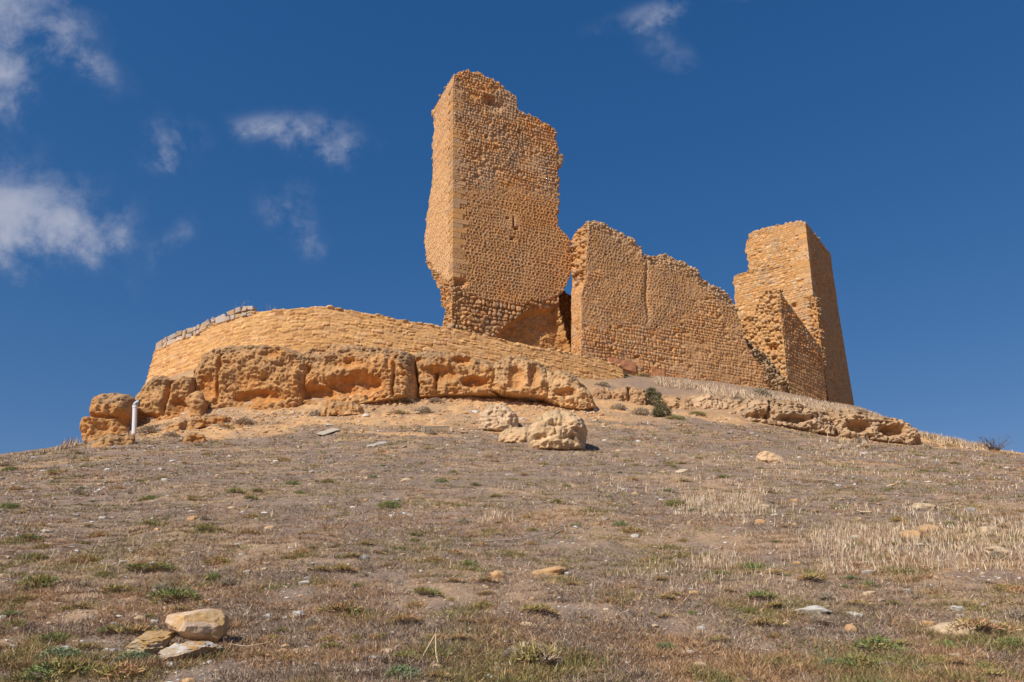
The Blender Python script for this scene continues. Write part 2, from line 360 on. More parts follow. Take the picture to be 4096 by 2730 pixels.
def slab(pl, bot, top, lef, rig, pattern, side, sil, res=0.05, jit=0.10, topjit=0.12, T0=1.5, seed=1, sidepat=None, drop=0.0, tj=0.6):
    """a free-standing ruined wall: outline on its own plane, real thickness, one visible end face reaching back to the silhouette"""
    c = pl.hit(pts([bot[0], bot[-1], top[0], top[-1]]))
    allp = pl.hit(pts(list(top)+list(bot))); Wd = np.ptp(allp@pl.d); Hh = np.ptp(allp[:, 2])
    nu, nv = max(8, int(Wd/res)), max(8, int(Hh/res)); s = np.linspace(0, 1, nu); t = np.linspace(0, 1, nv)
    P = pl.hit(coons(bot, top, lef, rig, s, t))
    # broken edges, stone by stone
    z = P[:, 0, 2]; far = 'right' if side == 'left' else 'left'
    jl = stepn(P[:, 0, 2], 0.24, seed+1, jit)*(0.15 if side == 'left' else 1); jr = stepn(P[:, -1, 2], 0.24, seed+2, jit)*(0.15 if side == 'right' else 1)
    w0 = np.clip(1-s*Wd/1.0, 0, 1)[None]; w1 = np.clip(1-(1-s)*Wd/1.0, 0, 1)[None]
    P = P+(jl[:, None]*w0+jr[:, None]*w1)[..., None]*pl.d
    ut = pl.u(P[-1]); jt = stepn(ut, 0.27, seed+3, topjit)+0.6*stepn(ut, 0.15, seed+4, topjit)
    P[..., 2] += jt[None]*np.clip(1-(1-t)*Hh/0.8, 0, 1)[:, None]
    m = new(); fade = edgefade(nv, 2)[:, None]*edgefade(nu, 2)[None]
    h, col, extra = pattern(P, pl)
    F = P+pl.n*((h*fade+extra*np.maximum(fade, 0))[..., None])
    F[:, 0] = P[:, 0]; F[:, -1] = P[:, -1]; F[-1] = P[-1]
    m.grid(F, col)
    # thickness
    E = P[:, 0] if side == 'left' else P[:, -1]
    lo, hi = np.full(nv, 0.05), np.full(nv, 16.0)
    if isinstance(sil, (int, float)):
        a_, b_ = 0.1, 16.0; e_ = E[nv//3]
        for _ in range(30):
            k_ = (a_+b_)/2; ov = (project(e_+pl.b*k_)[0] < sil) if side == 'left' else (project(e_+pl.b*k_)[0] > sil); a_, b_ = (a_, k_) if ov else (k_, b_)
        T = np.full(nv, a_)+np.abs(stepn(z, 0.24, seed+5, jit))
    elif sil is not None:
        sl = pts(sil)
        for _ in range(30):
            mid = (lo+hi)/2; qx, qy = project(E+pl.b*mid[:, None]); tx = np.interp(qy, sl[:, 1], sl[:, 0])
            over = (qx < tx) if side == 'left' else (qx > tx); hi = np.where(over, mid, hi); lo = np.where(over, lo, mid)
        T = (lo+hi)/2+(stepn(z, 0.24, seed+5, jit)+0.6*stepn(z, 0.6, seed+6, jit)+0.8*jit)*tj
    else: T = np.full(nv, T0)
    nT = max(4, int(np.percentile(T, 80)/res)); tt = np.linspace(0, 1, nT)
    E2 = E[:, None]+pl.b*(T[:, None]*tt[None])[..., None]; dz_ = drop*t[:, None]; E2[..., 2] -= dz_*tt[None]
    nrm = -pl.d if side == 'left' else pl.d
    f2 = edgefade(nv, 2)[:, None]*edgefade(nT, 2)[None]
    h2, c2, x2 = (sidepat or pattern)(E2, pl, True)
    m.grid(E2+nrm*((h2+x2)*f2)[..., None], c2, flip=(side == 'left'))
    # back, other end and top, coarser
    Tb = np.minimum(T, np.percentile(T, 90))
    Bk = P+pl.b*(np.broadcast_to(T[:, None], P.shape[:2]))[..., None]; Bk[..., 2] -= dz_
    st = np.r_[np.arange(0, nu-1, 3), nu-1]; m.grid(Bk[:, st], col[:, st]*0.95, flip=True)
    k = -1 if side == 'left' else 0
    t4 = np.linspace(0, 1, 12); O = P[:, k][:, None]+pl.b*(T[:, None]*t4[None])[..., None]
    O[..., 2] -= dz_*t4[None]; O = O+(pl.d if side == 'left' else -pl.d)*(0.12*noise(O*4, seed)*edgefade(nv, 1)[:, None]*edgefade(12, 1)[None])[..., None]
    m.grid(O, col[:, k][:, None], flip=(side == 'right'))
    t5 = np.linspace(0, 1, 14); Tp = P[-1][None]+pl.b*(T[-1]*t5[:, None])[..., None]*np.ones((1, nu, 1)); Tp[..., 2] -= drop*t5[:, None]; Tp[..., 2] += 0.12*noise(Tp*4, seed+8)*edgefade(14, 1)[:, None]
    m.grid(Tp, col[-1][None])
    return m, P, T

# small angular stones, many at once into one mesh
def ico(sub):
    p = (1+5**.5)/2
    v = [(-1, p, 0), (1, p, 0), (-1, -p, 0), (1, -p, 0), (0, -1, p), (0, 1, p), (0, -1, -p), (0, 1, -p), (p, 0, -1), (p, 0, 1), (-p, 0, -1), (-p, 0, 1)]
    f = [(0, 11, 5), (0, 5, 1), (0, 1, 7), (0, 7, 10), (0, 10, 11), (1, 5, 9), (5, 11, 4), (11, 10, 2), (10, 7, 6), (7, 1, 8), (3, 9, 4), (3, 4, 2), (3, 2, 6), (3, 6, 8), (3, 8, 9), (4, 9, 5), (2, 4, 11), (6, 2, 10), (8, 6, 7), (9, 8, 1)]
    v = [np.array(a, float)/np.linalg.norm(a) for a in v]
    for _ in range(sub):
        nf, ca = [], {}
        def mid(a, b):
            k = (min(a, b), max(a, b))
            if k not in ca: q = v[a]+v[b]; v.append(q/np.linalg.norm(q)); ca[k] = len(v)-1
            return ca[k]
        for a, b, c in f:
            x, y, z = mid(a, b), mid(b, c), mid(c, a); nf += [(a, x, z), (b, y, x), (c, z, y), (x, y, z)]
        f = nf
    return np.array(v), np.array(f)
ICO = [ico(k) for k in range(6)]
def boxy(v, p=4):  # sphere pushed towards a rounded block
    return v/((np.abs(v)**p).sum(-1, keepdims=True)**(1/p))
def rot_rand(n, full=False):
    a = rng.uniform(0, 2*math.pi, n); ca, sa = np.cos(a), np.sin(a); Z = np.zeros(n); O = np.ones(n)
    Rz = np.stack([ca, -sa, Z, sa, ca, Z, Z, Z, O], -1).reshape(n, 3, 3)
    b = rng.uniform(-0.35, 0.35, n) if not full else rng.uniform(0, 6.28, n); cb, sb = np.cos(b), np.sin(b)
    Rx = np.stack([O, Z, Z, Z, cb, -sb, Z, sb, cb], -1).reshape(n, 3, 3); return Rz@Rx
def stones(m, P, size, col, sub=1, seed=3, flat=(1, 0.8, 0.62), p=3.5, full=False):
    n = len(P)
    if not n: return
    v, f = ICO[sub]; v = boxy(v, p); V = np.broadcast_to(v, (n,)+v.shape)
    V = V*(1+0.22*noise(V*1.6+np.arange(n)[:, None, None]*7.7, seed)[..., None])
    V = V*(np.asarray(flat)*rng.uniform(0.75, 1.25, (n, 3)))[:, None]; V = np.einsum('nij,nkj->nki', rot_rand(n, full), V)
    V = V*np.asarray(size).reshape(-1, 1, 1)+P[:, None]
    F = (f[None]+(np.arange(n)*len(v))[:, None, None]).reshape(-1, 3)
    m.add(V, t=F, c=np.repeat(np.broadcast_to(col, (n, 3)), len(v), 0))
def bpath(edge_px, pl, n): # random points along a pixel polyline on a plane
    e = pts(edge_px); L_ = np.r_[0, np.cumsum(np.hypot(*np.diff(e, axis=0).T))]; s = np.sort(rng.uniform(0, L_[-1], n))
    return pl.hit(np.stack([np.interp(s, L_, e[:, 0]), np.interp(s, L_, e[:, 1])], -1))
PAL = np.array([C3(0.46, 0.30, 0.16), C3(0.42, 0.30, 0.2), C3(0.54, 0.36, 0.19), C3(0.38, 0.29, 0.21), C3(0.48, 0.41, 0.32), C3(0.47, 0.27, 0.13)])
def _block():
    import bmesh
    sg = [(a, b, c) for a in (-1, 1) for b in (-1, 1) for c in (-1, 1)]; bm = bmesh.new(); P = [[k*(0.9 if i != ax else 1) for i, k in enumerate(q)] for q in sg for ax in range(3)]
    for p in P: bm.verts.new(p)
    bmesh.ops.convex_hull(bm, input=bm.verts[:]); bm.verts.index_update(); bm.normal_update()
    f = [[v.index for v in x.verts] for x in bm.faces]; bm.free()
    t = [x for x in f if len(x) == 3]+[[x[0], x[i], x[i+1]] for x in f if len(x) > 3 for i in range(1, len(x)-1)]
    return np.array(sg), np.array(t)
BS, BT = _block()
def block(hx, hy, hz, bev, jit, k):   # chamfered, slightly irregular ashlar, local coordinates
    V = []
    for q in BS:
        j = (np.array([hf(int(q[0]), int(q[1]), int(q[2]), k+i) for i in range(3)])-0.5)*2*jit
        for ax in range(3):
            d = np.array([hx, hy, hz])-bev; d[ax] += bev; V.append(q*d+j)
    return np.array(V)
def palc(n, pal=PAL): return pal[rng.integers(0, len(pal), n)]*rng.uniform(0.85, 1.15, (n, 1))
def crest(parent, base, edge, pl, T, n, size=0.11, lift=0.02):
    m = Mesh()
    P = bpath(edge, pl, n)+pl.b*rng.uniform(0.0, T, (n, 1)); P[:, 2] += rng.uniform(-0.1, 0.06, n)+lift
    stones(m, P, rng.uniform(0.6, 1.35, n)*size, palc(n), 1, p=3); o = m.build('crest_stones', M_stone, parent, origin=base); o['kind'] = 'stuff'
def quoins(edge_px, pl, side, parent, base, seed=5, hgt=0.36, tone=1.0):
    e = pts(edge_px); P0 = pl.hit(e[0]); P1 = pl.hit(e[-1]); z = P0[2]; i = 0; sgn = 1 if side == 'left' else -1
    while z < P1[2]-0.15:
        hh = hgt*random.uniform(0.75, 1.3); t = (z+hh/2-P0[2])/(P1[2]-P0[2]); c = P0+(P1-P0)*t
        la, lb = ((0.78, 0.45) if i % 2 else (0.5, 0.78)); la *= random.uniform(1.0, 1.5); lb *= random.uniform(1.0, 1.5)
        q = block(la/2, lb/2, hh/2-0.004, 0.018, 0.012, seed*100+i*5)
        cc = c+pl.d*sgn*(la/2-0.035)+pl.b*(lb/2-0.035); W_ = cc+pl.d*q[:, :1]+pl.b*q[:, 1:2]+np.array([0, 0, 1])*q[:, 2:]
        col = [C3(0.50, 0.33, 0.18), C3(0.46, 0.30, 0.165), C3(0.54, 0.33, 0.15), C3(0.48, 0.345, 0.215)][random.randrange(4)]*random.uniform(0.88, 1.08)*tone
        m = Mesh(); m.add(W_, t=BT, c=col); m.build('quoin_stone', M_stone, parent, smooth=False, origin=base); z += hh; i += 1

def below(P, line, soft):   # 1 under a pixel line, evaluated on the wall's own points
    qx, qy = project(P); l = pts(line); return sm(-soft, soft, qy+14*fbm(P*1.3, 3, 77)-np.interp(qx, l[:, 0], l[:, 1]))
def blob(P, cx, cy, rx, ry, p=2):
    qx, qy = project(P); return np.exp(-(np.abs((qx-cx)/rx)**p+np.abs((qy-cy)/ry)**p))

# ---------------------------------------------------------------- tall ruined tower
TP = Plane(1812, 1100, 46, 24)
t_top = [(1815, 296), (1840, 284), (1875, 283), (1916, 290), (1957, 312), (1993, 330), (2023, 358), (2064, 388), (2074, 440), (2125, 464), (2176, 486), (2220, 512)]
t_rig = [(2283, 1412), (2270, 1351), (2247, 1267), (2235, 1206), (2243, 1175), (2262, 1145), (2284, 1091), (2282, 957), (2258, 934), (2230, 904), (2235, 812), (2237, 720), (2230, 650), (2232, 603), (2222, 557), (2220, 512)]
t_lef = [(1806, 1400), (1808, 1230), (1812, 1112), (1812, 800), (1815, 296)]
t_bot = [(1806, 1400), (2040, 1420), (2283, 1412)]
t_sil = [(1735, 200), (1742, 338), (1738, 378), (1733, 455), (1738, 526), (1731, 588), (1733, 710), (1722, 786), (1710, 863), (1702, 955), (1703, 1000), (1708, 1038), (1726, 1091), (1749, 1130), (1765, 1175), (1768, 1218), (1782, 1244), (1774, 1306), (1774, 1500)]
def tower_pat(P, pl, sidef=False):
    qx, qy = project(P); uu = (P-pl.p)@(pl.b if sidef else pl.d); z = P[..., 2]
    pn = sm(690, 830, qy+60*fbm(P*0.6, 3, 4)) if not sidef else 0.35+0.65*sm(600, 760, qy+60*fbm(P*0.6, 3, 4))
    mort = C3(0.50, 0.315, 0.165) if not sidef else C3(0.64, 0.45, 0.27)  # end face has lighter mortar, with some of its sunlit brightness put into the colour
    h, c = cobble(uu, z, 0.225, 0.24, 11 if not sidef else 12, 0.085 if not sidef else 0.05, pn, None, mort)
    weather = fbm(P*0.45, 4, 6); c = lerp(c, c*C3(1.06, 0.93, 0.78), sm(0.0, 0.6, weather)*(0 if sidef else 1)); c = lerp(c, C3(0.37, 0.30, 0.235), 0.5*sm(0.0, 0.5, -weather+0.15)*(1-pn)*(0.4 if sidef else 1))
    if sidef:
        ero = below(P, [(1600, 1010), (1700, 1030), (1760, 1110), (1830, 1120)], 14)
        hr, cr = rubble(P, 33, 3.6, 0.22); return h*(1-ero)+hr*ero, lerp(c, cr, ero), 0.05*fbm(P*0.8, 3, 8)-0.10*ero
    ero = below(P, [(1700, 1105), (1812, 1118), (1850, 1135), (1875, 1172), (1960, 1205), (2060, 1215), (2180, 1200), (2240, 1178), (2300, 1170)], 5)
    ear = below(P, [(1700, 1420), (1960, 1395), (1985, 1345), (2040, 1290), (2120, 1240), (2220, 1225), (2300, 1190)], 10)
    cob = below(P, [(1700, 1300), (1830, 1290), (1880, 1150), (2300, 1150)], 6)
    hr, cr = rubble(P, 34, 3.2, 0.22); h1, c1 = cobble(uu, z, 0.30, 0.36, 14, 0.20, None, [C3(0.48, 0.27, 0.13), C3(0.42, 0.25, 0.14), C3(0.55, 0.33, 0.17), C3(0.40, 0.30, 0.2)], C3(0.36, 0.21, 0.10))
    mixc = sm(1840, 1900, qx)*(1-sm(1290, 1340, qy)); he = hr*(1-mixc)+h1*mixc; ce = lerp(cr, c1, mixc)
    h = h*(1-ero)+he*ero; c = lerp(c, ce, ero)
    hz = 0.18*fbm(P*2.5, 4, 44)+0.10*ridged(P*1.4, 4, 45)+0.5*rubble(P, 144, 4.5, 0.14)[0]; cz = lerp(C3(0.44, 0.26, 0.11), C3(0.50, 0.33, 0.17), sm(-0.3, 0.3, fbm(P*2, 3, 46)))
    h = h*(1-ear)+hz*ear; c = lerp(c, cz, ear)
    ex = -0.16*ero-0.65*ear*sm(1960, 2060, qx)+0.05*fbm(P*0.5, 3, 8)
    ex = ex-0.5*blob(P, 1957, 404, 20, 14, 3)-0.25*blob(P, 1985, 425, 26, 16)-0.35*blob(P, 1838, 1130, 26, 12, 3)     # a fallen putlog hole, a lost block
    ex = ex-0.30*blob(P, 2100, 640, 90, 150)*(1-pn)*0.3
    for (cx, cy, rx, ry) in ((2055, 888, 3, 17), (2065, 914, 8, 6), (2030, 873, 6, 3.5), (2049, 955, 5, 5)): ex = ex-0.55*blob(P, cx, cy, rx, ry, 4)
    asl = blob(P, 2052, 885, 30, 34, 4); h = h*(1-asl*0.75); c = lerp(c, C3(0.50, 0.33, 0.19), asl*0.7)
    return h, c, ex
base = at(1812, 1400, 46)
tw = thing('ruined_tower', 'tallest ruined stone tower fragment with leaning jagged top, left of the other ruins', 'tower', base)
m, P_, T_ = slab(TP, t_bot, t_top, t_lef, t_rig, tower_pat, 'left', t_sil, 0.048, 0.10, 0.10, seed=100, tj=1.9)
crest(tw, base, t_top, TP, float(T_[-1]), 130, 0.13); crest(tw, base, t_rig[7:], TP, 1.5, 80, 0.12)
m.build('wall', M_stone, tw, origin=base)
quoins([(1812, 1108), (1812, 330)], TP, 'left', tw, base)
cb = Mesh(); q = TP.hit(pts([(2240, 628)]))
for dz, k in ((0.16, 1.0), (-0.2, 0.85), (-0.5, 0.6)):
    bq = block(0.32*k, 0.45, 0.175, 0.02, 0.02, int(k*10)); cb.add(q+TP.b*0.5+TP.d*bq[:, :1]+TP.n*bq[:, 1:2]+np.array([0, 0, 1])*bq[:, 2:]+np.array([0, 0, dz]), t=BT, c=C3(0.47, 0.33, 0.19))
cb.build('corbel', M_stone, tw, origin=base)

# ---------------------------------------------------------------- fragment seen in the gap behind
FP = Plane(2240, 1300, 52.5, 10)
def dark_pat(P, pl, sidef=False):
    h, c = rubble(P, 61, 3.2, 0.3); return h, c*C3(1.05, 1.0, 0.95), 0.12*fbm(P, 3, 2)
m, P_, T_ = slab(FP, [(2205, 1440), (2330, 1440)], [(2205, 1150), (2235, 1162), (2262, 1170), (2285, 1180), (2330, 1190)], [(2205, 1440), (2205, 1150)], [(2330, 1440), (2330, 1190)], dark_pat, 'left', None, 0.06, 0.1, 0.15, T0=1.6, seed=9)
o = m.build('wall_fragment', M_stone, None, origin=at(2260, 1430, 52.5)); tag(o, 'dark rubble wall fragment in the narrow gap between the tallest tower and the long wall', 'wall')

# ---------------------------------------------------------------- long curtain wall
CP = Plane(2324, 1404, 47.4, 25)
c_top = [(2352, 888), (2375, 884), (2400, 890), (2450, 914), (2500, 945), (2540, 962), (2560, 990), (2572, 1020), (2600, 1036), (2625, 1022), (2665, 1018), (2700, 1038), (2745, 1058), (2785, 1078), (2810, 1120), (2850, 1142), (2895, 1162), (2920, 1190), (2942, 1225)]
c_bot = [(2324, 1452), (2480, 1500), (2640, 1540), (2800, 1570), (3000, 1610), (3190, 1650)]
c_lef = [(2324, 1452), (2325, 1170), (2343, 1120), (2342, 1060), (2349, 1000), (2352, 888)]
c_rig = [(3190, 1650), (3140, 1560), (3100, 1505), (3040, 1460), (3010, 1425), (2990, 1380), (2970, 1330), (2955, 1280), (2942, 1225)]
def curt_pat(P, pl, sidef=False):
    qx, qy = project(P); uu = (P-pl.p)@(pl.b if sidef else pl.d); z = P[..., 2]
    w = fbm(P*0.5, 4, 16)
    pn = (1-sm(-0.1, 0.35, w+sm(1250, 1420, qy)*0.5))*0.9
    h, c = cobble(uu, z, 0.215, 0.26, 21 if not sidef else 22, 0.045, pn, None, C3(0.51, 0.33, 0.18))
    c = lerp(c, C3(0.53, 0.43, 0.33), 0.45*sm(0.0, 0.5, fbm(P*0.4, 3, 18))*sm(1150, 1350, qy)); c = lerp(c, C3(0.50, 0.31, 0.15), 0.5*sm(0.1, 0.5, w))
    tl = pts(c_top); dt = qy-np.interp(qx, tl[:, 0], tl[:, 1]); cr_ = 1-sm(12, 60, dt+25*fbm(P*1.5, 2, 3))
    hr, cr = rubble(P, 37, 4.2, 0.16); h = h*(1-cr_)+hr*cr_; c = lerp(c, lerp(cr, C3(0.47, 0.39, 0.30), 0.5), cr_)
    if sidef:
        er = 1-sm(1120, 1180, qy); hr2, cr2 = rubble(P, 39, 2.6, 0.3); h = h*(1-er)+hr2*er; c = lerp(c, cr2, er*0.8); return h, c, 0.1*fbm(P, 3, 3)-0.25*er*blob(P, 2310, 1110, 60, 30)
    lo = below(P, [(2300, 1412), (2480, 1438), (2650, 1480), (2800, 1512), (3000, 1562), (3200, 1620)], 3)
    sc = sm(-0.1, 0.4, fbm(P*0.6, 3, 77)+0.7*sm(2650, 3000, qx)*sm(1300, 1450, qy)); c = lerp(c, C3(0.53, 0.34, 0.18), 0.55*sc); h = h*(1-0.3*sc)+sc*0.05*fbm(P*3, 3, 7)
    ex = 0.07*fbm(P*0.4, 3, 28)-0.09*np.exp(-((qx-2582+(qy-1030)*(-0.03)+16*fbm(P*0.9, 3, 9))/7)**2)*(1-sm(1230, 1330, qy))-0.07*sm(2560, 2590, qx+12*fbm(P*1.2, 2, 9))*(1-sm(2585, 2640, qx))*(1-sm(1200, 1300, qy))
    for (cx, cy, rx, ry) in ((2548, 1428, 8, 5), (2444, 1310, 3, 5), (2383, 1380, 3, 5), (2630, 1305, 3, 5), (2450, 1390, 3, 4)): ex = ex-0.35*blob(P, cx, cy, rx, ry, 4)
    er2 = sm(2930, 3060, qx+0.45*(1400-qy)*0)*0
    return h, c, ex
cbase = at(2324, 1412, 47.4)
cw = thing('curtain_wall', 'long ruined curtain wall sloping down to the right between the two towers', 'wall', cbase)
m, P_, T_ = slab(CP, c_bot, c_top, c_lef, c_rig, curt_pat, 'left', [(2360, 850), (2330, 900), (2300, 935), (2287, 960), (2286, 1090), (2289, 1110), (2292, 1145), (2286, 1175), (2285, 1470)], 0.05, 0.08, 0.12, seed=200)
crest(cw, cbase, c_top, CP, 1.5, 240, 0.13); crest(cw, cbase, c_rig, CP, 1.4, 120, 0.16)
m.build('wall', M_stone, cw, origin=cbase)
# reddish rendered footing panels set just proud of the wall foot
def panel(poly, parent, origin, col, off=0.06, name='footing_panel', pl=CP, th=0.35):
    a = pl.hit(pts(poly)); b0, b1, t1, t0 = a; nu, nv = 60, 18; s = np.linspace(0, 1, nu)[None, :, None]; t = np.linspace(0, 1, nv)[:, None, None]
    P = (b0*(1-s)+b1*s)*(1-t)+(t0*(1-s)+t1*s)*t; P = P+pl.n*(off+0.03*fbm(P*3, 3, 5))[..., None]
    mm = Mesh(); c = np.broadcast_to(col, P.shape)*(1+0.15*fbm(P*2, 3, 6))[..., None]; mm.grid(P, c)
    B = P+pl.b*th; mm.grid(np.stack([P[-1], B[-1]]), col); mm.grid(np.stack([P[:, 0], B[:, 0]], 1), col, True); mm.grid(np.stack([P[:, -1], B[:, -1]], 1), col); mm.grid(np.stack([P[0], B[0]]), col, True)
    mm.build(name, M_stone, parent, origin=origin)
panel([(2436, 1462), (2540, 1490), (2540, 1452), (2432, 1432)], cw, cbase, C3(0.52, 0.27, 0.16), 0.10)
panel([(2605, 1516), (2655, 1520), (2655, 1484), (2605, 1470)], cw, cbase, C3(0.50, 0.26, 0.14), 0.08)
panel([(2700, 1535), (2990, 1600), (2990, 1572), (2700, 1498)], cw, cbase, C3(0.52, 0.29, 0.15), 0.05)

# ---------------------------------------------------------------- right tower
RP = Plane(3225, 1100, 60.5, -36)
r_top = [(2998, 938), (3012, 926), (3040, 918), (3100, 904), (3150, 894), (3190, 884), (3221, 884)]
r_lef = [(3010, 1620), (2990, 1480), (2958, 1330), (2941, 1240), (2933, 1112), (2940, 1102), (2990, 1094), (2994, 1070), (2983, 1000), (2988, 975), (2998, 938)]
r_rig = [(3318, 1640), (3300, 1500), (3280, 1340), (3268, 1240), (3250, 1178), (3236, 1050), (3221, 884)]
r_bot = [(3010, 1620), (3318, 1640)]
def rt_pat(P, pl, sidef=False):
    qx, qy = project(P); uu = (P-pl.p)@(pl.b if sidef else pl.d); z = P[..., 2]
    h, c = cobble(uu, z, 0.205, 0.34, 41 if not sidef else 42, 0.055 if not sidef else 0.06, None if not sidef else 0.5*sm(-.2, .3, fbm(P*0.5, 3, 6)), [C3(0.56, 0.36, 0.18), C3(0.50, 0.31, 0.15), C3(0.60, 0.41, 0.23), C3(0.52, 0.29, 0.12), C3(0.56, 0.44, 0.30)] if not sidef else None, C3(0.46, 0.29, 0.14))
    if sidef:
        c = lerp(c, C3(0.46, 0.30, 0.16), 0.5*sm(-0.2, 0.4, fbm(P*0.5, 3, 19)))
        er = (1-sm(3268, 3290, qx-(qy-1200)*0.09))*sm(1180, 1200, qy); hr, cr = rubble(P, 47, 3, 0.3); return h*(1-er)+hr*er, lerp(c, cr, er), -0.15*er*fbm(P*2, 2, 3)
    er = sm(3215, 3235, qx-(qy-1200)*0.16)*sm(1178, 1195, qy); lo = below(P, [(2900, 1290), (3050, 1250), (3120, 1220), (3250, 1300)], 15)
    hr, cr = rubble(P, 48, 3.0, 0.28); k = np.maximum(er, lo*sm(3090, 3000, qx))
    h = h*(1-k)+hr*k; c = lerp(c, cr, k)
    ex = 0.04*fbm(P*0.5, 3, 18)-0.3*blob(P, 3010, 1290, 26, 14, 3)-0.25*blob(P, 3052, 1265, 16, 8, 3)-0.4*blob(P, 3175, 1222, 8, 8, 3)-0.12*er
    return h, c, ex
rbase = at(3300, 1630, 60.5)
rt = thing('square_tower', 'square stone tower with pale corner blocks at the right end of the ruins', 'tower', rbase)
m, P_, T_ = slab(RP, r_bot, r_top, r_lef, r_rig, rt_pat, 'right', [(3235, 840), (3262, 905), (3290, 950), (3300, 975), (3322, 1005), (3330, 1080), (3352, 1230), (3380, 1400), (3420, 1640), (3424, 1700)], 0.058, 0.10, 0.08, seed=300, tj=0.1)
crest(rt, rbase, r_top, RP, 5, 160, 0.13)
m.build('wall', M_stone, rt, origin=rbase)
quoins([(3251, 1180), (3223, 915)], RP, 'right', rt, rbase, hgt=0.48, tone=1.08)

# ---------------------------------------------------------------- spur wall in front of it
SP = Plane(3120, 1300, 55.2, -48)
s_top = [(3040, 1190), (3062, 1168), (3095, 1158), (3118, 1160)]
s_lef = [(3010, 1620), (3000, 1520), (2992, 1440), (2985, 1380), (3012, 1330), (3020, 1250), (3040, 1190)]
s_rig = [(3172, 1625), (3150, 1510), (3138, 1400), (3126, 1280), (3118, 1160)]
def spur_pat(P, pl, sidef=False):
    qx, qy = project(P); z = P[..., 2]; uu = (P-pl.p)@pl.b
    hr, cr = rubble(P, 51, 2.7, 0.30); w = 0.10*fbm(P*0.9, 3, 7)
    if not sidef: return hr, lerp(cr, C3(0.54, 0.38, 0.21), 0.4), w-0.45*blob(P, 3085, 1390, 24, 10, 3)-0.3*blob(P, 3050, 1430, 10, 12, 3)
    h, c = cobble(uu, z, 0.24, 0.3, 52, 0.07, None, None, C3(0.42, 0.27, 0.14)); pl_ = sm(1440, 1500, qy+30*w*10); h = h*(1-0.6*pl_); c = lerp(c, C3(0.44, 0.28, 0.14), 0.6*pl_); return h, c, w*0.6
sb = at(3150, 1600, 57.0)
sw = thing('spur_wall', 'thick broken wall stub with a sloping top standing in front of the square tower', 'wall', sb)
m, P_, T_ = slab(SP, [(3010, 1620), (3172, 1625)], s_top, s_lef, s_rig, spur_pat, 'right', 3297.0, 0.055, 0.12, 0.1, seed=400, drop=3.4)
crest(sw, sb, s_top, SP, 1.0, 40, 0.13)
m.build('wall', M_stone, sw, origin=sb)

# ---------------------------------------------------------------- path walls (retaining wall)
def solve_z(x, y, curve, lo=-5, hi=60):
    cv = pts(curve); a = np.full(len(x), float(lo)); b = np.full(len(x), float(hi))
    for _ in range(40):
        m_ = (a+b)/2; qx, qy = project(np.stack([x, y, m_], -1)); up = qy < np.interp(qx, cv[:, 0], cv[:, 1]); b = np.where(up, m_, b); a = np.where(up, a, m_)
    return (a+b)/2
w_px = [620, 700, 800, 900, 1000, 1120, 1300, 1500, 1700, 1900, 2100, 2300, 2490]
w_Y = [43.6, 42.6, 41.6, 40.9, 40.45, 40.2, 40.35, 40.9, 41.7, 42.7, 43.8, 45.2, 46.6]
w_top = [(600, 1412), (640, 1392), (700, 1362), (760, 1340), (820, 1318), (880, 1286), (940, 1266), (990, 1252), (1060, 1245), (1150, 1238), (1240, 1230), (1310, 1226), (1400, 1240), (1500, 1260), (1600, 1280), (1780, 1308), (1900, 1335), (2000, 1358), (2100, 1380), (2200, 1398), (2300, 1418), (2400, 1440), (2480, 1462), (2500, 1470)]
w_bot = [(600, 1560), (900, 1520), (1100, 1440), (1500, 1430), (1900, 1470), (2150, 1530), (2490, 1545)]
mid = at(np.array(w_px), np.interp(w_px, *pts(w_top).T), w_Y)
from numpy import interp
L_ = np.r_[0, np.cumsum(np.hypot(np.diff(mid[:, 0]), np.diff(mid[:, 1])))]
sN = int(L_[-1]/0.045); ss = np.linspace(0, L_[-1], sN)
def smoothi(v):
    r = interp(ss, L_, v); k = int(1.6/0.045); ker = np.hanning(2*k+1); ker /= ker.sum(); e = np.r_[r[0]+(np.arange(-k, 0))*(r[1]-r[0]), r, r[-1]+(np.arange(1, k+1))*(r[-1]-r[-2])]; return np.convolve(e, ker, 'valid')
wx_, wy_ = smoothi(mid[:, 0]), smoothi(mid[:, 1])
tx, ty = np.gradient(wx_), np.gradient(wy_); tl = np.hypot(tx, ty); wn = np.stack([ty/tl, -tx/tl, 0*tx], -1)
zt = solve_z(wx_, wy_, w_top)+stepn(ss, 0.35, 5, 0.03)+stepn(ss, 0.21, 6, 0.02); zb = solve_z(wx_, wy_, w_bot)-0.6
nvw = 95; tv = np.linspace(0, 1, nvw)
PW = np.stack([np.broadcast_to(wx_, (nvw, sN)), np.broadcast_to(wy_, (nvw, sN)), zb+(zt-zb)*tv[:, None]], -1)
U = np.broadcast_to(ss, (nvw, sN)); V = PW[..., 2]-zt[None]
hW, cW = slabwork(U, V, 80, [C3(0.56, 0.36, 0.17), C3(0.50, 0.31, 0.145), C3(0.62, 0.43, 0.23), C3(0.46, 0.265, 0.13), C3(0.60, 0.42, 0.26), C3(0.54, 0.35, 0.20)], C3(0.60, 0.385, 0.185), 0.19, 0.44, 0.05)
hW = hW+0.02*fbm(PW*2, 3, 4)+0.03*fbm(PW*0.7, 3, 5); cW = lerp(cW, C3(0.60, 0.385, 0.16), 0.35*sm(0, .5, fbm(PW*0.5, 3, 15))); red = hf(np.floor(U/0.55), np.floor(V/0.33), 3) > 0.985; cW = lerp(cW, C3(0.46, 0.24, 0.12), red*0.8)
bw = (0.28*(tv-1))[:, None]                              # slight batter
FW = PW+wn[None]*(hW-bw)[..., None]; FW[-1] = PW[-1]
wbase = np.array([wx_[sN//2], wy_[sN//2], zb.min()])
rw = thing('retaining_wall', 'low curving ochre retaining wall below the tallest tower, above the cliff', 'wall', wbase)
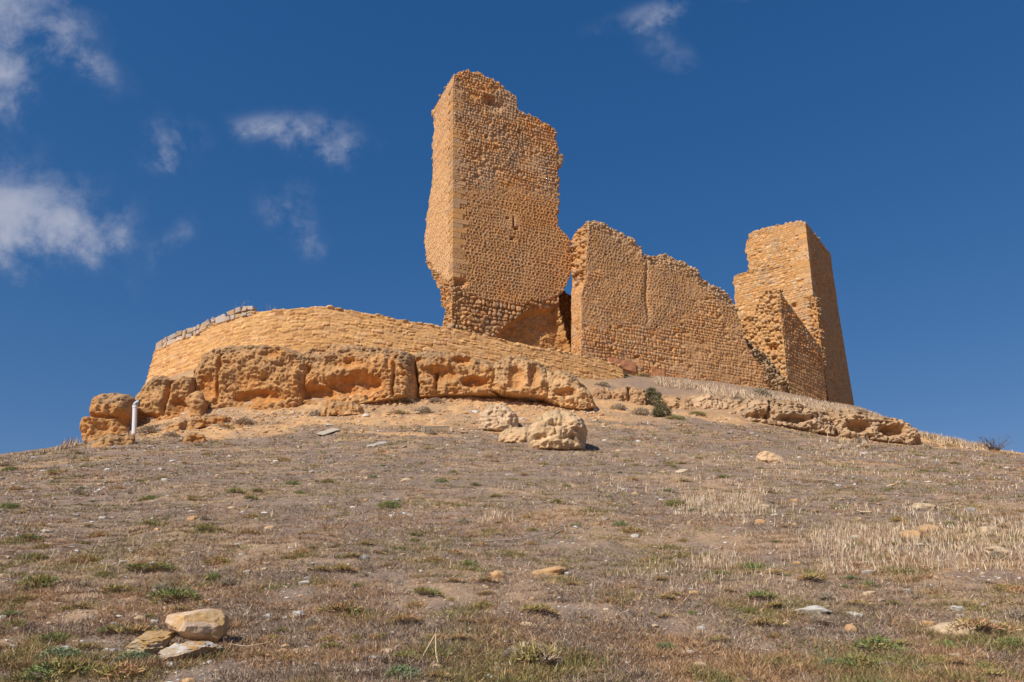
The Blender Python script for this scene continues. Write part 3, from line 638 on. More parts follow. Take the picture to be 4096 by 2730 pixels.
m = Mesh(); m.grid(FW, cW)
BW = PW-wn[None]*0.6; m.grid(np.stack([PW[-1], PW[-1]-wn*0.2+[0, 0, 0.02], PW[-1]-wn*0.4+[0, 0, 0.02], BW[-1]]), cW[-1][None]); m.grid(BW[::10], cW[::10], True)
for k, fl in ((0, True), (-1, False)):
    tt = np.linspace(0, 1, 14)[None, :, None]; E = FW[:, k][:, None]*(1-tt)+BW[:, k][:, None]*tt; e2 = rubble(E, 5, 3, 0.1)
    m.grid(E+np.array([tx[k]/tl[k], ty[k]/tl[k], 0])*(-1 if k == 0 else 1)*(e2[0]*edgefade(14, 1)[None])[..., None], e2[1], fl)
m.weld = True; m.build('wall', M_stone, rw, origin=wbase); m = Mesh()
nn = 320; i = rng.integers(0, sN, nn); P = PW[-1][i]-wn[i]*rng.uniform(0.05, 0.5, (nn, 1)); P[:, 2] -= 0.01
stones(m, P, rng.uniform(0.08, 0.17, nn), palc(nn, np.array([C3(0.62, 0.43, 0.23), C3(0.6, 0.40, 0.2), C3(0.64, 0.48, 0.3)])), 1, flat=(1.2, 1, 0.35), p=5)
o = m.build('crest_stones', M_stone, rw, origin=wbase); o['kind'] = 'stuff'
# pale coping of big irregular blocks along the left arm
cop = Mesh(); s0 = 0.05; v4, f4 = ICO[3]
qx, qy = project(PW[-1]); iend = np.argmin(np.abs(qx-1003)); send = ss[iend]; s_ = 0.1; k = 0
greys = [C3(0.44, 0.41, 0.42), C3(0.48, 0.42, 0.38), C3(0.46, 0.36, 0.25), C3(0.38, 0.37, 0.38), C3(0.52, 0.45, 0.38), C3(0.40, 0.35, 0.28)]
while s_ < send:
    big = random.random() < 0.28; w1 = random.uniform(0.3, 0.8); rows = [(0, 0.62)] if big else [(-0.16, 0.3), (0.16, 0.33)]
    wd = min(w1, send-s_+0.1)
    for r_i, (dz, hh) in enumerate(rows):
        sub = 1 if big or random.random() < 0.5 else 2
        for q_ in range(sub):
            sc_ = s_+wd*(q_+0.5)/sub; i = int(np.clip(np.searchsorted(ss, sc_), 0, sN-1)); j = min(i+5, sN-1); j0 = max(j-10, 0)
            d3 = PW[-1][j]-PW[-1][j0]; d3 /= np.linalg.norm(d3); up = np.cross(wn[i], d3)*-1; up = up if up[2] > 0 else -up
            bx = block(1, 1, 1, 0.16, 0.2, 900+k*4)*0.97; sk = random.uniform(-0.4, 0.4)
            c0 = PW[-1][i]+wn[i]*(-0.26)+up*(dz+0.12)
            X = c0+d3*(bx[:, :1]*wd/sub*0.49+bx[:, 2:]*hh*sk*0.4)+wn[i]*bx[:, 1:2]*0.36+up*bx[:, 2:]*hh*0.49
            cop = Mesh(); cop.add(X, t=BT, c=random.choice(greys)*random.uniform(0.9, 1.12)); cop.build('coping_stone', M_stone, rw, smooth=False, origin=wbase); k += 1
    s_ += wd

# ---------------------------------------------------------------- rock masses
def rock(name, label, cat, Y, bot, top, lef, rig, bulge=1.2, back=None, hollows=(), seed=1, res=0.035, col=(C3(0.53, 0.325, 0.16), C3(0.55, 0.26, 0.085)), crust=C3(0.36, 0.26, 0.17), rough=1.0, ang=0, group=None, cracks=(), pw=5):
    q0 = ang
    if Y is None:
        g_ = ground_hit([bot[0][0]+8, bot[-1][0]-8], [bot[0][1]-4, bot[-1][1]-4]); gb_ = ground_hit([p[0] for p in bot], [p[1]-4 for p in bot]); ang = math.degrees(math.atan2(g_[1, 1]-g_[0, 1], g_[1, 0]-g_[0, 0])); ang = max(-35, min(35, ang))
        Y = g_[:, 1].mean()+0.55*bulge if name != 'boulder' else 0.4*gb_[:, 1].min()+0.6*gb_[:, 1].mean()+0.45*bulge; ang = ang if name != 'boulder' else 0; bot = [(p[0], p[1]+(9 if name != 'boulder' else 24)) for p in bot]; lef = [bot[0]]+list(lef[1:]); rig = [bot[-1]]+list(rig[1:])
    if name == 'rock_ledge': bot = [(p[0], p[1]+14) for p in bot]; lef = [bot[0]]+list(lef[1:]); rig = [bot[-1]]+list(rig[1:])
    pl = Plane(np.mean([p[0] for p in bot]), np.mean([p[1] for p in bot]), Y, ang); al = pl.hit(pts(list(top)+list(bot)))
    Wd, Hh = np.ptp(al@pl.d), np.ptp(al[:, 2]); nu, nv = int(Wd/res)+6, int(Hh/res)+6; s = 0.5-0.5*np.cos(np.linspace(0, 1, nu)*math.pi*0.985+0.0235); s = 0.35*s+0.65*np.linspace(0, 1, nu)
    t = np.linspace(0, 1, nv); t = 0.65*t+0.35*(0.5-0.5*np.cos(t*math.pi)); s = (s-s[0])/(s[-1]-s[0])
    q = coons(bot, top, lef, rig, s, t); P = pl.hit(q)
    es = (1-np.abs(2*s-1)**pw)[None]; et = (1-np.abs(2*np.clip(t*0.5+0.5, 0, 1)-1)**3)[:, None]; eb = np.clip(t/0.04, 0, 1)[:, None]
    inf = np.sqrt(np.clip(es, 0, 1))*np.sqrt(np.clip(et, 0, 1)); f0 = np.clip(es*6, 0, 1)*np.clip(et*5, 0, 1)
    m = new()
    S3 = P*np.array([1, 1, 2.6]); big = 0.34*fbm(P*0.7, 3, seed)+0.12*ridged(P*1.3+5, 3, seed+1)+0.06*fbm(S3*1.2, 3, seed+31)
    med = 0.09*fbm(P*2.3, 3, seed+2)+0.065*ridged(P*3.3, 4, seed+3); d1, d2, idn = cells(P*3.3+0.3*noise(P*2)[..., None], seed+4); fin = 0.06*(sm(0, .3, d2-d1)-0.5)*(0.4+idn)+0.065*fbm(P*7, 3, seed+6)+0.05*ridged(S3*np.array([1.4, 1.4, 2.4]), 3, seed+33)
    pit = -0.09*sm(0.3, 0.6, noise(P*2.4, seed+8))-0.07*sm(0.3, 0.6, noise(P*6.4, seed+9))
    hol = 0
    for (cx, cy, rx, ry, dp) in hollows: hol = np.maximum(hol, dp*np.clip(1.15*np.exp(-(((q[..., 0]-cx)/rx)**2+((q[..., 1]-cy)/ry)**2+0.5*fbm(P*1.5, 2, 3)).clip(0)**1.6), 0, 1))
    crk = 0
    for cl in cracks:
        c_ = pts(cl); xx = np.interp(q[..., 1], c_[:, 1], c_[:, 0])+6*fbm(P*1.5, 2, seed+15)
        inr = (q[..., 1] > c_[0, 1]) & (q[..., 1] < c_[-1, 1]); crk = np.maximum(crk, 0.38*np.exp(-((q[..., 0]-xx)/7.0)**2)*inr)
    hs_ = sm(0.05, 0.35, hol); dsp = (big+rough*(med*(1-0.5*hs_)+fin*(1-0.4*hs_)+pit*(1-hs_)))*f0
    off = bulge*inf+dsp-np.minimum(hol, 0.9*bulge)*f0-crk*f0
    F = P+pl.n*off[..., None]
    F[..., 2] += (0.06*noise(P*3, seed+21)+0.03*noise(P*9, seed+22))*np.clip(1-(1-t)[:, None]*4, 0.3, 1)
    c = lerp(np.broadcast_to(col[0], F.shape), col[1], np.maximum(hs_*0.7, 0.6*sm(0.05, 0.45, fbm(P*1.1, 3, seed+11)-0.12+0.25*(1-t)[:, None])))
    c = lerp(c, crust, 0.8*sm(0.6, 0.98, t[:, None]+0.35*fbm(P*1.4, 3, seed+12))*(1-hs_)); c = c*(0.92+0.28*(idn-0.4))[..., None]
    c = lerp(c, C3(0.62, 0.42, 0.25), 0.5*sm(0.25, 0.5, fbm(P*4, 3, seed+13)))
    m.grid(F, c)
    bk = (back if back is not None else bulge*1.2); B = P+pl.b*(bk*inf+dsp)[..., None]; B[..., 2] = F[..., 2]; B[0] = F[0]; B[-1] = F[-1]; B[:, 0] = F[:, 0]; B[:, -1] = F[:, -1]
    m.grid(B, c, True)
    bs = at(np.mean([p[0] for p in bot]), np.mean([p[1] for p in bot]), Y)
    o = m.build(name, M_rock, None, origin=bs); return tag(o, label, cat, group)
rock('rock_outcrop', 'lone orange rock stack at the far left end of the cliff, beside the white pipe', 'rock', 34.2,
     [(352, 1778), (440, 1790), (530, 1775)], [(378, 1590), (400, 1580), (470, 1573), (520, 1580), (543, 1600)], [(352, 1778), (347, 1730), (356, 1700), (384, 1675), (374, 1620), (378, 1590)], [(530, 1775), (520, 1720), (528, 1660), (543, 1600)], 0.8, hollows=[(430, 1683, 70, 8, 0.35), (510, 1690, 22, 25, 0.35)], seed=3, col=(C3(0.55, 0.32, 0.14), C3(0.58, 0.27, 0.09)), rough=0.8)
rock('rock_ledge', 'pale low rock shelf under the lone orange stack at the far left', 'rock', None,
     [(352, 1800), (450, 1790), (545, 1775)], [(368, 1768), (430, 1742), (500, 1738), (540, 1742)], [(352, 1800), (368, 1768)], [(545, 1775), (540, 1742)], 0.4, seed=5, rough=0.5)
rock('rock_outcrop', 'rounded orange rock mass right of the white pipe, under the retaining wall end', 'rock', 36.0,
     [(556, 1745), (640, 1740), (790, 1705)], [(560, 1582), (600, 1540), (640, 1508), (665, 1504), (700, 1520), (745, 1515), (790, 1512)], [(556, 1745), (548, 1700), (545, 1640), (560, 1582)], [(790, 1705), (785, 1600), (790, 1512)], 1.0, hollows=[(745, 1645, 30, 32, 0.5), (700, 1600, 14, 60, 0.22), (640, 1690, 60, 9, 0.35)], seed=8, cracks=[[(700, 1540), (690, 1690)]])
rock('boulder', 'smooth tan boulder wedged between the rounded rock mass and the great cliff block', 'rock', 35.0,
     [(770, 1672), (820, 1675)], [(758, 1585), (785, 1566), (812, 1570)], [(770, 1672), (752, 1625), (740, 1610), (758, 1585)], [(820, 1675), (825, 1620), (812, 1570)], 0.45, seed=10, rough=0.5, pw=3, crust=C3(0.52, 0.34, 0.18))
rock('cliff_block', 'biggest cliff block with deep orange undercut below the middle of the retaining wall, left', 'rock', 36.6,
     [(780, 1705), (1000, 1680), (1240, 1665)], [(790, 1470), (830, 1425), (860, 1400), (930, 1388), (1080, 1385), (1150, 1392), (1236, 1430)], [(780, 1705), (790, 1600), (780, 1520), (790, 1470)], [(1240, 1665), (1232, 1560), (1240, 1480), (1236, 1430)], 1.2, hollows=[(860, 1570, 40, 45, 0.42), (1060, 1615, 100, 30, 0.5), (1100, 1440, 30, 16, 0.25), (1020, 1560, 60, 40, 0.22)], pw=9, seed=13, cracks=[[(905, 1430), (890, 1640)]])
rock('cliff_block', 'wide cliff block right of the biggest one, with a long overhang and orange hollow', 'rock', 37.0,
     [(1196, 1680), (1400, 1660), (1560, 1625), (1676, 1605)], [(1212, 1420), (1240, 1395), (1300, 1382), (1420, 1385), (1530, 1398), (1600, 1402), (1660, 1424)], [(1196, 1680), (1192, 1600), (1205, 1500), (1212, 1420)], [(1676, 1605), (1676, 1560), (1664, 1500), (1660, 1424)], 1.25, hollows=[(1235, 1500, 30, 18, 0.35), (1440, 1565, 105, 36, 0.7), (1290, 1600, 80, 28, 0.6), (1420, 1480, 60, 24, 0.28), (1572, 1470, 18, 60, 0.3)], pw=9, seed=17, cracks=[[(1590, 1440), (1580, 1610)]])
rock('cliff_block', 'middle cliff block with a small cave near its right end', 'rock', 37.6,
     [(1668, 1612), (1800, 1600), (1990, 1592)], [(1656, 1420), (1700, 1412), (1790, 1410), (1860, 1420), (1905, 1440), (1984, 1456)], [(1668, 1612), (1678, 1560), (1662, 1500), (1656, 1420)], [(1990, 1592), (1990, 1530), (1992, 1490), (1984, 1456)], 1.1, hollows=[(1850, 1462, 38, 18, 0.5), (1900, 1550, 50, 22, 0.45), (1780, 1520, 60, 26, 0.35), (1690, 1465, 22, 10, 0.25)], pw=9, seed=22, cracks=[[(1752, 1510), (1750, 1590)]])
rock('cliff_block', 'pale humped cliff block with two orange hollows in its foot', 'rock', 37.8,
     [(1955, 1580), (2050, 1600), (2200, 1612)], [(1962, 1470), (1990, 1442), (2040, 1430), (2100, 1434), (2150, 1452), (2204, 1490)], [(1955, 1580), (1960, 1530), (1962, 1470)], [(2200, 1612), (2196, 1540), (2204, 1490)], 1.1, hollows=[(2065, 1535, 34, 44, 0.5), (2135, 1530, 22, 50, 0.45)], pw=9, seed=26, col=(C3(0.58, 0.39, 0.22), C3(0.56, 0.31, 0.13)))
rock('boulder', 'large sloping pale boulder at the right end of the main cliff', 'rock', 37.6,
     [(2165, 1600), (2260, 1655), (2330, 1660), (2385, 1640)], [(2172, 1482), (2230, 1488), (2290, 1510), (2330, 1545)], [(2165, 1600), (2162, 1540), (2172, 1482)], [(2385, 1640), (2368, 1600), (2352, 1570), (2330, 1545)], 1.0, hollows=[(2258, 1595, 36, 14, 0.45)], seed=29, col=(C3(0.60, 0.41, 0.24), C3(0.56, 0.32, 0.13)), cracks=[])
rock('boulder', 'rounded pale boulder behind and left of the knobbly boulder on the slope', 'rock', None,
     [(1912, 1706), (1990, 1722), (2078, 1722)], [(1935, 1640), (1965, 1622), (2010, 1620), (2045, 1640)], [(1912, 1706), (1916, 1670), (1935, 1640)], [(2078, 1722), (2074, 1680), (2045, 1640)], 0.9, seed=31, col=(C3(0.64, 0.51, 0.38), C3(0.60, 0.45, 0.30)), pw=3, rough=1.0, res=0.028, crust=C3(0.5, 0.38, 0.25))
rock('boulder', 'big knobbly ochre boulder out on the open slope below the cliff, largest loose rock', 'rock', None,
     [(2120, 1792), (2190, 1802), (2270, 1806), (2338, 1790)], [(2112, 1712), (2150, 1686), (2180, 1660), (2240, 1652), (2300, 1668)], [(2120, 1792), (2106, 1750), (2112, 1712)], [(2338, 1790), (2348, 1742), (2336, 1700), (2300, 1668)], 1.15, seed=36, col=(C3(0.64, 0.49, 0.33), C3(0.60, 0.43, 0.26)), pw=4, rough=1.15, res=0.024, crust=C3(0.52, 0.42, 0.30), cracks=[])
rock('boulder', 'low lumpy rock tail joined to the left side of the big knobbly boulder', 'rock', None,
     [(1986, 1760), (2060, 1768), (2150, 1790)], [(1998, 1736), (2040, 1718), (2090, 1712), (2140, 1716)], [(1986, 1760), (1998, 1736)], [(2150, 1790), (2150, 1750), (2140, 1716)], 0.7, seed=134, col=(C3(0.64, 0.48, 0.32), C3(0.60, 0.43, 0.26)), pw=4, rough=1.1, res=0.026, crust=C3(0.5, 0.38, 0.22))
rock('rock_outcrop', 'low orange hump of rock at the foot of the wide cliff block', 'rock', None,
     [(1280, 1668), (1460, 1662)], [(1300, 1630), (1340, 1614), (1400, 1612), (1450, 1622)], [(1280, 1668), (1300, 1630)], [(1460, 1662), (1450, 1622)], 0.6, seed=37, rough=0.8)
rock('rock_outcrop', 'flat broken ledge on the debris slope under the biggest cliff block', 'rock', None,
     [(640, 1740), (780, 1712), (930, 1690)], [(700, 1690), (780, 1668), (860, 1660), (920, 1664)], [(640, 1740), (660, 1712), (700, 1690)], [(930, 1690), (920, 1664)], 0.4, seed=39, rough=0.7)
rock('rock_outcrop', 'small crumbling orange rock on the scrub edge, left below the cliff', 'rock', None,
     [(725, 1775), (830, 1772)], [(740, 1742), (770, 1732), (815, 1748)], [(725, 1775), (740, 1742)], [(830, 1772), (815, 1748)], 0.4, seed=42, rough=0.8)
rock('rock_outcrop', 'small square brown rock right of the large sloping boulder', 'rock', 40.5,
     [(2370, 1612), (2445, 1612)], [(2378, 1562), (2400, 1552), (2430, 1556)], [(2370, 1612), (2366, 1590), (2378, 1562)], [(2445, 1612), (2446, 1590), (2430, 1556)], 0.6, seed=45, col=(C3(0.42, 0.28, 0.17), C3(0.46, 0.28, 0.15)))
rock('rock_outcrop', 'square fissured brown rock face left of the dark bush', 'rock', 40.3,
     [(2440, 1630), (2580, 1640)], [(2455, 1558), (2500, 1554), (2560, 1558), (2580, 1566)], [(2440, 1630), (2440, 1600), (2455, 1558)], [(2580, 1640), (2585, 1600), (2580, 1566)], 0.8, seed=47, col=(C3(0.46, 0.31, 0.19), C3(0.48, 0.30, 0.16)), cracks=[[(2510, 1560), (2508, 1630)]], pw=8)
rock('rock_outcrop', 'pointed tan rock face right of the dark bush', 'rock', 40.0,
     [(2655, 1660), (2790, 1672)], [(2655, 1585), (2700, 1588), (2740, 1592), (2760, 1600)], [(2655, 1660), (2650, 1620), (2655, 1585)], [(2790, 1672), (2775, 1640), (2760, 1600)], 0.8, seed=49, col=(C3(0.50, 0.35, 0.22), C3(0.50, 0.31, 0.17)))
rock('rock_outcrop', 'smooth pale sheet of rock left of the long ledge, below the curtain wall', 'rock', 40.4,
     [(2750, 1660), (2960, 1690)], [(2755, 1586), (2830, 1578), (2900, 1588), (2960, 1602)], [(2750, 1660), (2755, 1586)], [(2960, 1690), (2960, 1602)], 0.9, seed=51, col=(C3(0.58, 0.44, 0.31), C3(0.54, 0.40, 0.27)), rough=1.0)
rock('rock_ledge', 'split humped left half of the long ledge below the square tower', 'rock', 39.5,
     [(2925, 1690), (3060, 1712), (3200, 1735), (3330, 1750)], [(2950, 1622), (2990, 1600), (3060, 1596), (3120, 1606), (3200, 1632), (3300, 1645)], [(2925, 1690), (2930, 1650), (2950, 1622)], [(3330, 1750), (3320, 1700), (3300, 1645)], 1.3, hollows=[(3020, 1690, 40, 12, 0.4), (3140, 1705, 60, 12, 0.5)], rough=1.7, seed=53, col=(C3(0.47, 0.36, 0.26), C3(0.46, 0.32, 0.20)), cracks=[[(3052, 1625), (3036, 1710)]])
rock('rock_ledge', 'long undercut right end of the ledge, tapering down the right skyline', 'rock', 39.8,
     [(3300, 1755), (3480, 1775), (3665, 1790)], [(3290, 1643), (3380, 1646), (3470, 1660), (3560, 1684), (3620, 1712), (3650, 1740)], [(3300, 1755), (3290, 1700), (3290, 1643)], [(3665, 1790), (3668, 1765), (3650, 1740)], 1.4, hollows=[(3390, 1735, 40, 24, 0.7), (3530, 1745, 50, 20, 0.7)], seed=56, col=(C3(0.49, 0.37, 0.26), C3(0.45, 0.29, 0.16)), rough=1.8)
rock('rubble_heap', 'grey lichen covered rubble slope between the curtain wall and the wall stub', 'rubble', 54.2,
     [(2990, 1540), (3080, 1570), (3180, 1610)], [(2980, 1350), (3012, 1385), (3068, 1420), (3128, 1482), (3160, 1550)], [(2990, 1540), (2985, 1460), (2980, 1350)], [(3180, 1610), (3150, 1560)], 0.4, back=1.0, seed=59, col=(C3(0.40, 0.31, 0.22), C3(0.44, 0.31, 0.18)), crust=C3(0.36, 0.31, 0.25), rough=2.6)
rock('rock_outcrop', 'small pale eroded rock lying alone on the right side of the slope', 'rock', None,
     [(3020, 1848), (3160, 1856)], [(3038, 1812), (3070, 1802), (3110, 1818), (3140, 1838)], [(3020, 1848), (3038, 1812)], [(3160, 1856), (3140, 1838)], 0.35, seed=62, col=(C3(0.62, 0.48, 0.34), C3(0.58, 0.42, 0.27)), rough=0.8, res=0.02, ang=0)

#@@MORE
# ---------------------------------------------------------------- plants
def blades(m, P, D, w, col, side=None):
    """thin tapered twigs or leaves: P root, D vector, w width"""
    n = len(P); r = rng.normal(size=(n, 3)); sd_ = np.cross(D, r); sd_ /= np.linalg.norm(sd_, axis=1, keepdims=True)+1e-9
    w = np.asarray(w).reshape(-1, 1)*0.5
    V = np.stack([P-sd_*w, P+sd_*w, P+D], 1); m.add(V, t=np.arange(n*3).reshape(n, 3), c=np.repeat(np.broadcast_to(col, (n, 3)), 3, 0))
def bent(m, P, D, bend, w, col):
    n = len(P); r = rng.normal(size=(n, 3)); sd_ = np.cross(D, r); sd_ /= np.linalg.norm(sd_, axis=1, keepdims=True)+1e-9; w = np.asarray(w).reshape(-1, 1)*0.5
    M_ = P+D*0.55; E = P+D+bend
    V = np.stack([P-sd_*w, P+sd_*w, M_+sd_*w*0.8, M_-sd_*w*0.8, E], 1); b = (np.arange(n)*5)[:, None]
    m.add(V, q=b+np.array([[0, 1, 2, 3]]), t=b+np.array([[3, 2, 4]]), c=np.repeat(np.broadcast_to(col, (n, 3)), 5, 0))
def unit(v): return v/(np.linalg.norm(v, axis=-1, keepdims=True)+1e-9)
MAUVE = np.array([C3(0.268, 0.193, 0.15), C3(0.345, 0.252, 0.19), C3(0.15, 0.112, 0.09), C3(0.47, 0.37, 0.27), C3(0.31, 0.215, 0.14)])
RUST = np.array([C3(0.38, 0.225, 0.12), C3(0.33, 0.195, 0.105), C3(0.45, 0.29, 0.155)])
OLIVE = np.array([C3(0.27, 0.215, 0.075), C3(0.21, 0.18, 0.07), C3(0.33, 0.25, 0.10)])
GREEN = np.array([C3(0.17, 0.20, 0.075), C3(0.13, 0.17, 0.065), C3(0.23, 0.24, 0.09)])
BLUEG = np.array([C3(0.18, 0.22, 0.12), C3(0.13, 0.17, 0.10), C3(0.24, 0.27, 0.15)])
GREY = np.array([C3(0.28, 0.24, 0.17), C3(0.21, 0.18, 0.12), C3(0.36, 0.31, 0.22)])
STRAW = np.array([C3(0.56, 0.43, 0.29), C3(0.46, 0.33, 0.21), C3(0.62, 0.52, 0.38), C3(0.42, 0.29, 0.18)])
def pick(pal, n, v=0.18): return pal[rng.integers(0, len(pal), n)]*rng.uniform(1-v, 1+v, (n, 1))

# matted dwarf scrub covering the slope (nobody could count it)
NC = 84000
px = rng.uniform(-450, 4550, NC); py = 1690+(2850-1690)*rng.uniform(0, 1, NC)**0.92
Cc = ground_hit(px, py, 3.2, 44); Cc = Cc[(Cc[:, 1] < 43)]
sa = sandmask(Cc); P2 = Cc*np.array([1, 1, 0]); gap = fbm(P2*1.7, 3, 71)+0.4*fbm(P2*6, 2, 72)
keep = (rng.uniform(0, 1, len(Cc)) > sa*0.93) & (gap > -0.33+rng.normal(0, 0.12, len(Cc))); Cc = Cc[keep]; P2 = P2[keep]; sa = sa[keep]
n = len(Cc); K = 14; pat = fbm(P2*np.array([2.6, 3.6, 1]), 3, 171)+rng.normal(0, 0.05, n); hue = fbm(P2*0.8, 3, 73)+0.5*fbm(P2*3, 2, 74)+rng.normal(0, 0.16, n)
cc = pick(MAUVE, n, 0.25); m1 = hue > 0.24; cc[m1] = pick(RUST, m1.sum()); m2 = hue < -0.25-0.16*(Cc[:, 1] < 7.5); cc[m2] = pick(OLIVE, m2.sum(), 0.3); m4 = (pat > 0.27) & (pat < 0.40); cc[m4] = pick(RUST, m4.sum()); m5 = pat >= 0.40; cc[m5] = pick(np.concatenate([OLIVE, OLIVE, GREEN]), m5.sum()); m3 = rng.uniform(size=n) < 0.07; cc[m3] = pick(STRAW, m3.sum())*0.8
rad_ = 0
dist = np.linalg.norm(Cc-EYE, axis=1); rad = np.maximum(0.045, 0.0022*dist)
Pb = np.repeat(Cc, K, 0)+rng.normal(size=(n*K, 3))*np.array([1, 1, 0])*np.repeat(rad, K)[:, None]; Pb[:, 2] = H(Pb[:, 0], Pb[:, 1])-0.004
out = unit((Pb-np.repeat(Cc, K, 0))*np.array([1, 1, 0])); D = unit(out*0.8+rng.normal(size=(n*K, 3))*0.55+np.array([0, 0, 0.45])); D[:, 2] = np.abs(D[:, 2])
lb = np.repeat(np.maximum(0.032, 0.0024*dist)*(1+0.5*(pat > 0.3)), K)*rng.uniform(0.6, 1.7, n*K); wb = np.repeat(np.maximum(0.0045, 0.0006*dist), K)*rng.uniform(0.7, 1.4, n*K)
gm = Mesh(); blades(gm, Pb, D*lb[:, None], wb, np.repeat(cc*np.exp(rng.normal(0, 0.22, (n, 1))), K, 0)*rng.uniform(0.6, 1.5, (n*K, 1)))
o = gm.build('dwarf_scrub', M_veg, smooth=False); tag(o, 'matted grey brown dwarf scrub covering the open slope', 'scrub'); o['kind'] = 'stuff'

# straw stalks: sparse everywhere, dense in pale patches on the right and along the wall foot and the right skyline
def scatter(px0, px1, py0, py1, k, lo=3.2, hi=64):
    p = ground_hit(rng.uniform(px0, px1, k), rng.uniform(py0, py1, k), lo, hi); return p[p[:, 1] < hi-1]
G = [scatter(-200, 4300, 1780, 2780, 900)]
A_ = scatter(1900, 4400, 1760, 2420, 15000); w_ = sm(0.02, 0.4, fbm(A_*np.array([0.55, 0.8, 0]), 3, 81)+0.25*fbm(A_*np.array([2.5, 2.5, 0]), 2, 82)+0.25*sm(0, 8, A_[:, 0])-0.1)*(1-0.6*sm(22, 30, A_[:, 1])); G.append(A_[rng.uniform(size=len(A_)) < w_*0.36])
for (a, b, c, d, k) in ((2700, 3050, 1980, 2050, 600), (3250, 4300, 2110, 2290, 1000), (2780, 2960, 2215, 2260, 160), (1920, 2040, 2060, 2090, 60), (3260, 3480, 1770, 1830, 160)): G.append(scatter(a, b, c, d, k))
def edge(poly, k, dy=6):
    e = pts(poly); t = rng.uniform(e[0, 0], e[-1, 0], k); return ground_hit(t, np.interp(t, e[:, 0], e[:, 1])+rng.uniform(0, dy, k), 20, 64)
E1 = edge([(2620, 1520), (2760, 1536), (2900, 1560), (3050, 1585), (3180, 1600), (3330, 1624), (3420, 1648)], 1300, 26)
E2 = edge([(3430, 1648), (3500, 1668), (3580, 1700), (3650, 1742), (3760, 1768), (3880, 1792), (3960, 1804)], 1300, 5)
E3 = edge([(0, 1858), (170, 1812), (350, 1772)], 120, 5)
E4 = np.stack([rng.uniform(-2.5, 4, 300), rng.uniform(44.2, 47, 300), np.zeros(300)], -1); E4[:, 2] = H(E4[:, 0], E4[:, 1])
R_ = np.concatenate(G+[E1, E2, E3, E4]); k = 3; R_ = np.repeat(R_, k, 0)+rng.normal(size=(len(R_)*k, 3))*np.array([0.03, 0.03, 0])
R_[:, 2] = H(R_[:, 0], R_[:, 1])-0.01; dist = np.linalg.norm(R_-EYE, axis=1); n = len(R_)
hh = rng.uniform(0.05, 0.13, n)*(0.55+0.45*sm(6, 9, dist))*np.where(dist > 33, 3.2, 1.0); D = unit(rng.normal(size=(n, 3))*np.array([0.2, 0.2, 0])+np.array([0.08, 0, 1]))*hh[:, None]
gm = Mesh(); bent(gm, R_, D, rng.normal(size=(n, 3))*hh[:, None]*0.13, np.maximum(0.004, 0.0008*dist), pick(STRAW, n, 0.2)*1.12)
o = gm.build('dry_grass', M_veg, smooth=False); tag(o, 'straw coloured dry grass stalks in patches on the slope and wall foot', 'grass'); o['kind'] = 'stuff'

# fine gravel
NG = 34000; px = rng.uniform(-300, 4400, NG); py = 1640+(2800-1640)*rng.uniform(0, 1, NG)**1.15
gp = ground_hit(px, py, 3.2, 44); lf = 0.30+0.5*sm(6, -12, gp[:, 0])+0.5*sandmask(gp); gp = gp[(rng.uniform(size=len(gp)) < lf+0.25*fbm(gp*np.array([.8, .8, 0]), 2, 91)) & (gp[:, 1] < 43)]
d_ = np.linalg.norm(gp-EYE, axis=1); n = len(gp)
PEB = np.array([C3(0.55, 0.42, 0.28), C3(0.62, 0.55, 0.46), C3(0.50, 0.36, 0.22), C3(0.58, 0.38, 0.20), C3(0.66, 0.62, 0.56), C3(0.42, 0.33, 0.26)])
gm = Mesh(); stones(gm, gp, np.exp(rng.normal(0, 0.5, n))*np.maximum(0.006, 0.0010*d_), palc(n, PEB), 0, p=3, flat=(1.2, 0.9, 0.5))
fx = rng.uniform(560, 2420, 1300); fy = np.interp(fx, [560, 800, 1000, 1230, 1600, 1900, 2120, 2420], [1735, 1700, 1672, 1655, 1610, 1600, 1625, 1665])+rng.exponential(14, 1300)-6
fp = ground_hit(fx, fy, 20, 44); stones(gm, fp, np.exp(rng.normal(-3.3, 0.5, len(fp))), palc(len(fp), np.array([C3(0.56, 0.36, 0.19), C3(0.52, 0.31, 0.15), C3(0.60, 0.43, 0.26)])), 1, p=3, flat=(1.1, 0.9, 0.7))
o = gm.build('gravel', M_peb, smooth=False); tag(o, 'fine tan and white gravel scattered over the slope and the bare soil', 'gravel'); o['kind'] = 'stuff'

# ---------------------------------------------------------------- loose stones, each its own object
WHITE, TAN, ORANGE, GREYS = C3(0.49, 0.45, 0.39), C3(0.52, 0.39, 0.25), C3(0.52, 0.32, 0.16), C3(0.36, 0.335, 0.31)
CNAME = {0: 'white', 1: 'tan', 2: 'orange', 3: 'grey'}; CCOL = [WHITE, TAN, ORANGE, GREYS]
sproto = {}
def stone_mesh(ci, k):
    if (ci, k) not in sproto:
        v, f = ICO[3]; v = boxy(v, 3.2+0.5*k)*np.array([1, 0.78, 0.42+0.1*(k % 3)]); v = v*(1+0.26*noise(v*1.9+k*9.1, 5)+0.12*ridged(v*2.6+k, 3, 6))[:, None]
        for a in range(3):      # a few broken flats
            nrm = unit(rng.normal(size=3)); dd = v@nrm; cut = 0.5+0.1*a; v = v-np.maximum(0, dd-cut)[:, None]*nrm*0.85
        c = CCOL[ci]*(1+0.18*noise(v*2+k, 8)+0.1*noise(v*7, 9))[:, None]; m_ = Mesh(); m_.add(v, t=f, c=c); o = m_.build('stone', M_peb); sproto[(ci, k)] = o.data; bpy.data.objects.remove(o)
    return sproto[(ci, k)]
def zone(px, py):
    h = 'left' if px < 1365 else ('middle' if px < 2731 else 'right'); v = 'upper' if py < 1980 else ('central' if py < 2300 else 'lower'); return v+' '+h
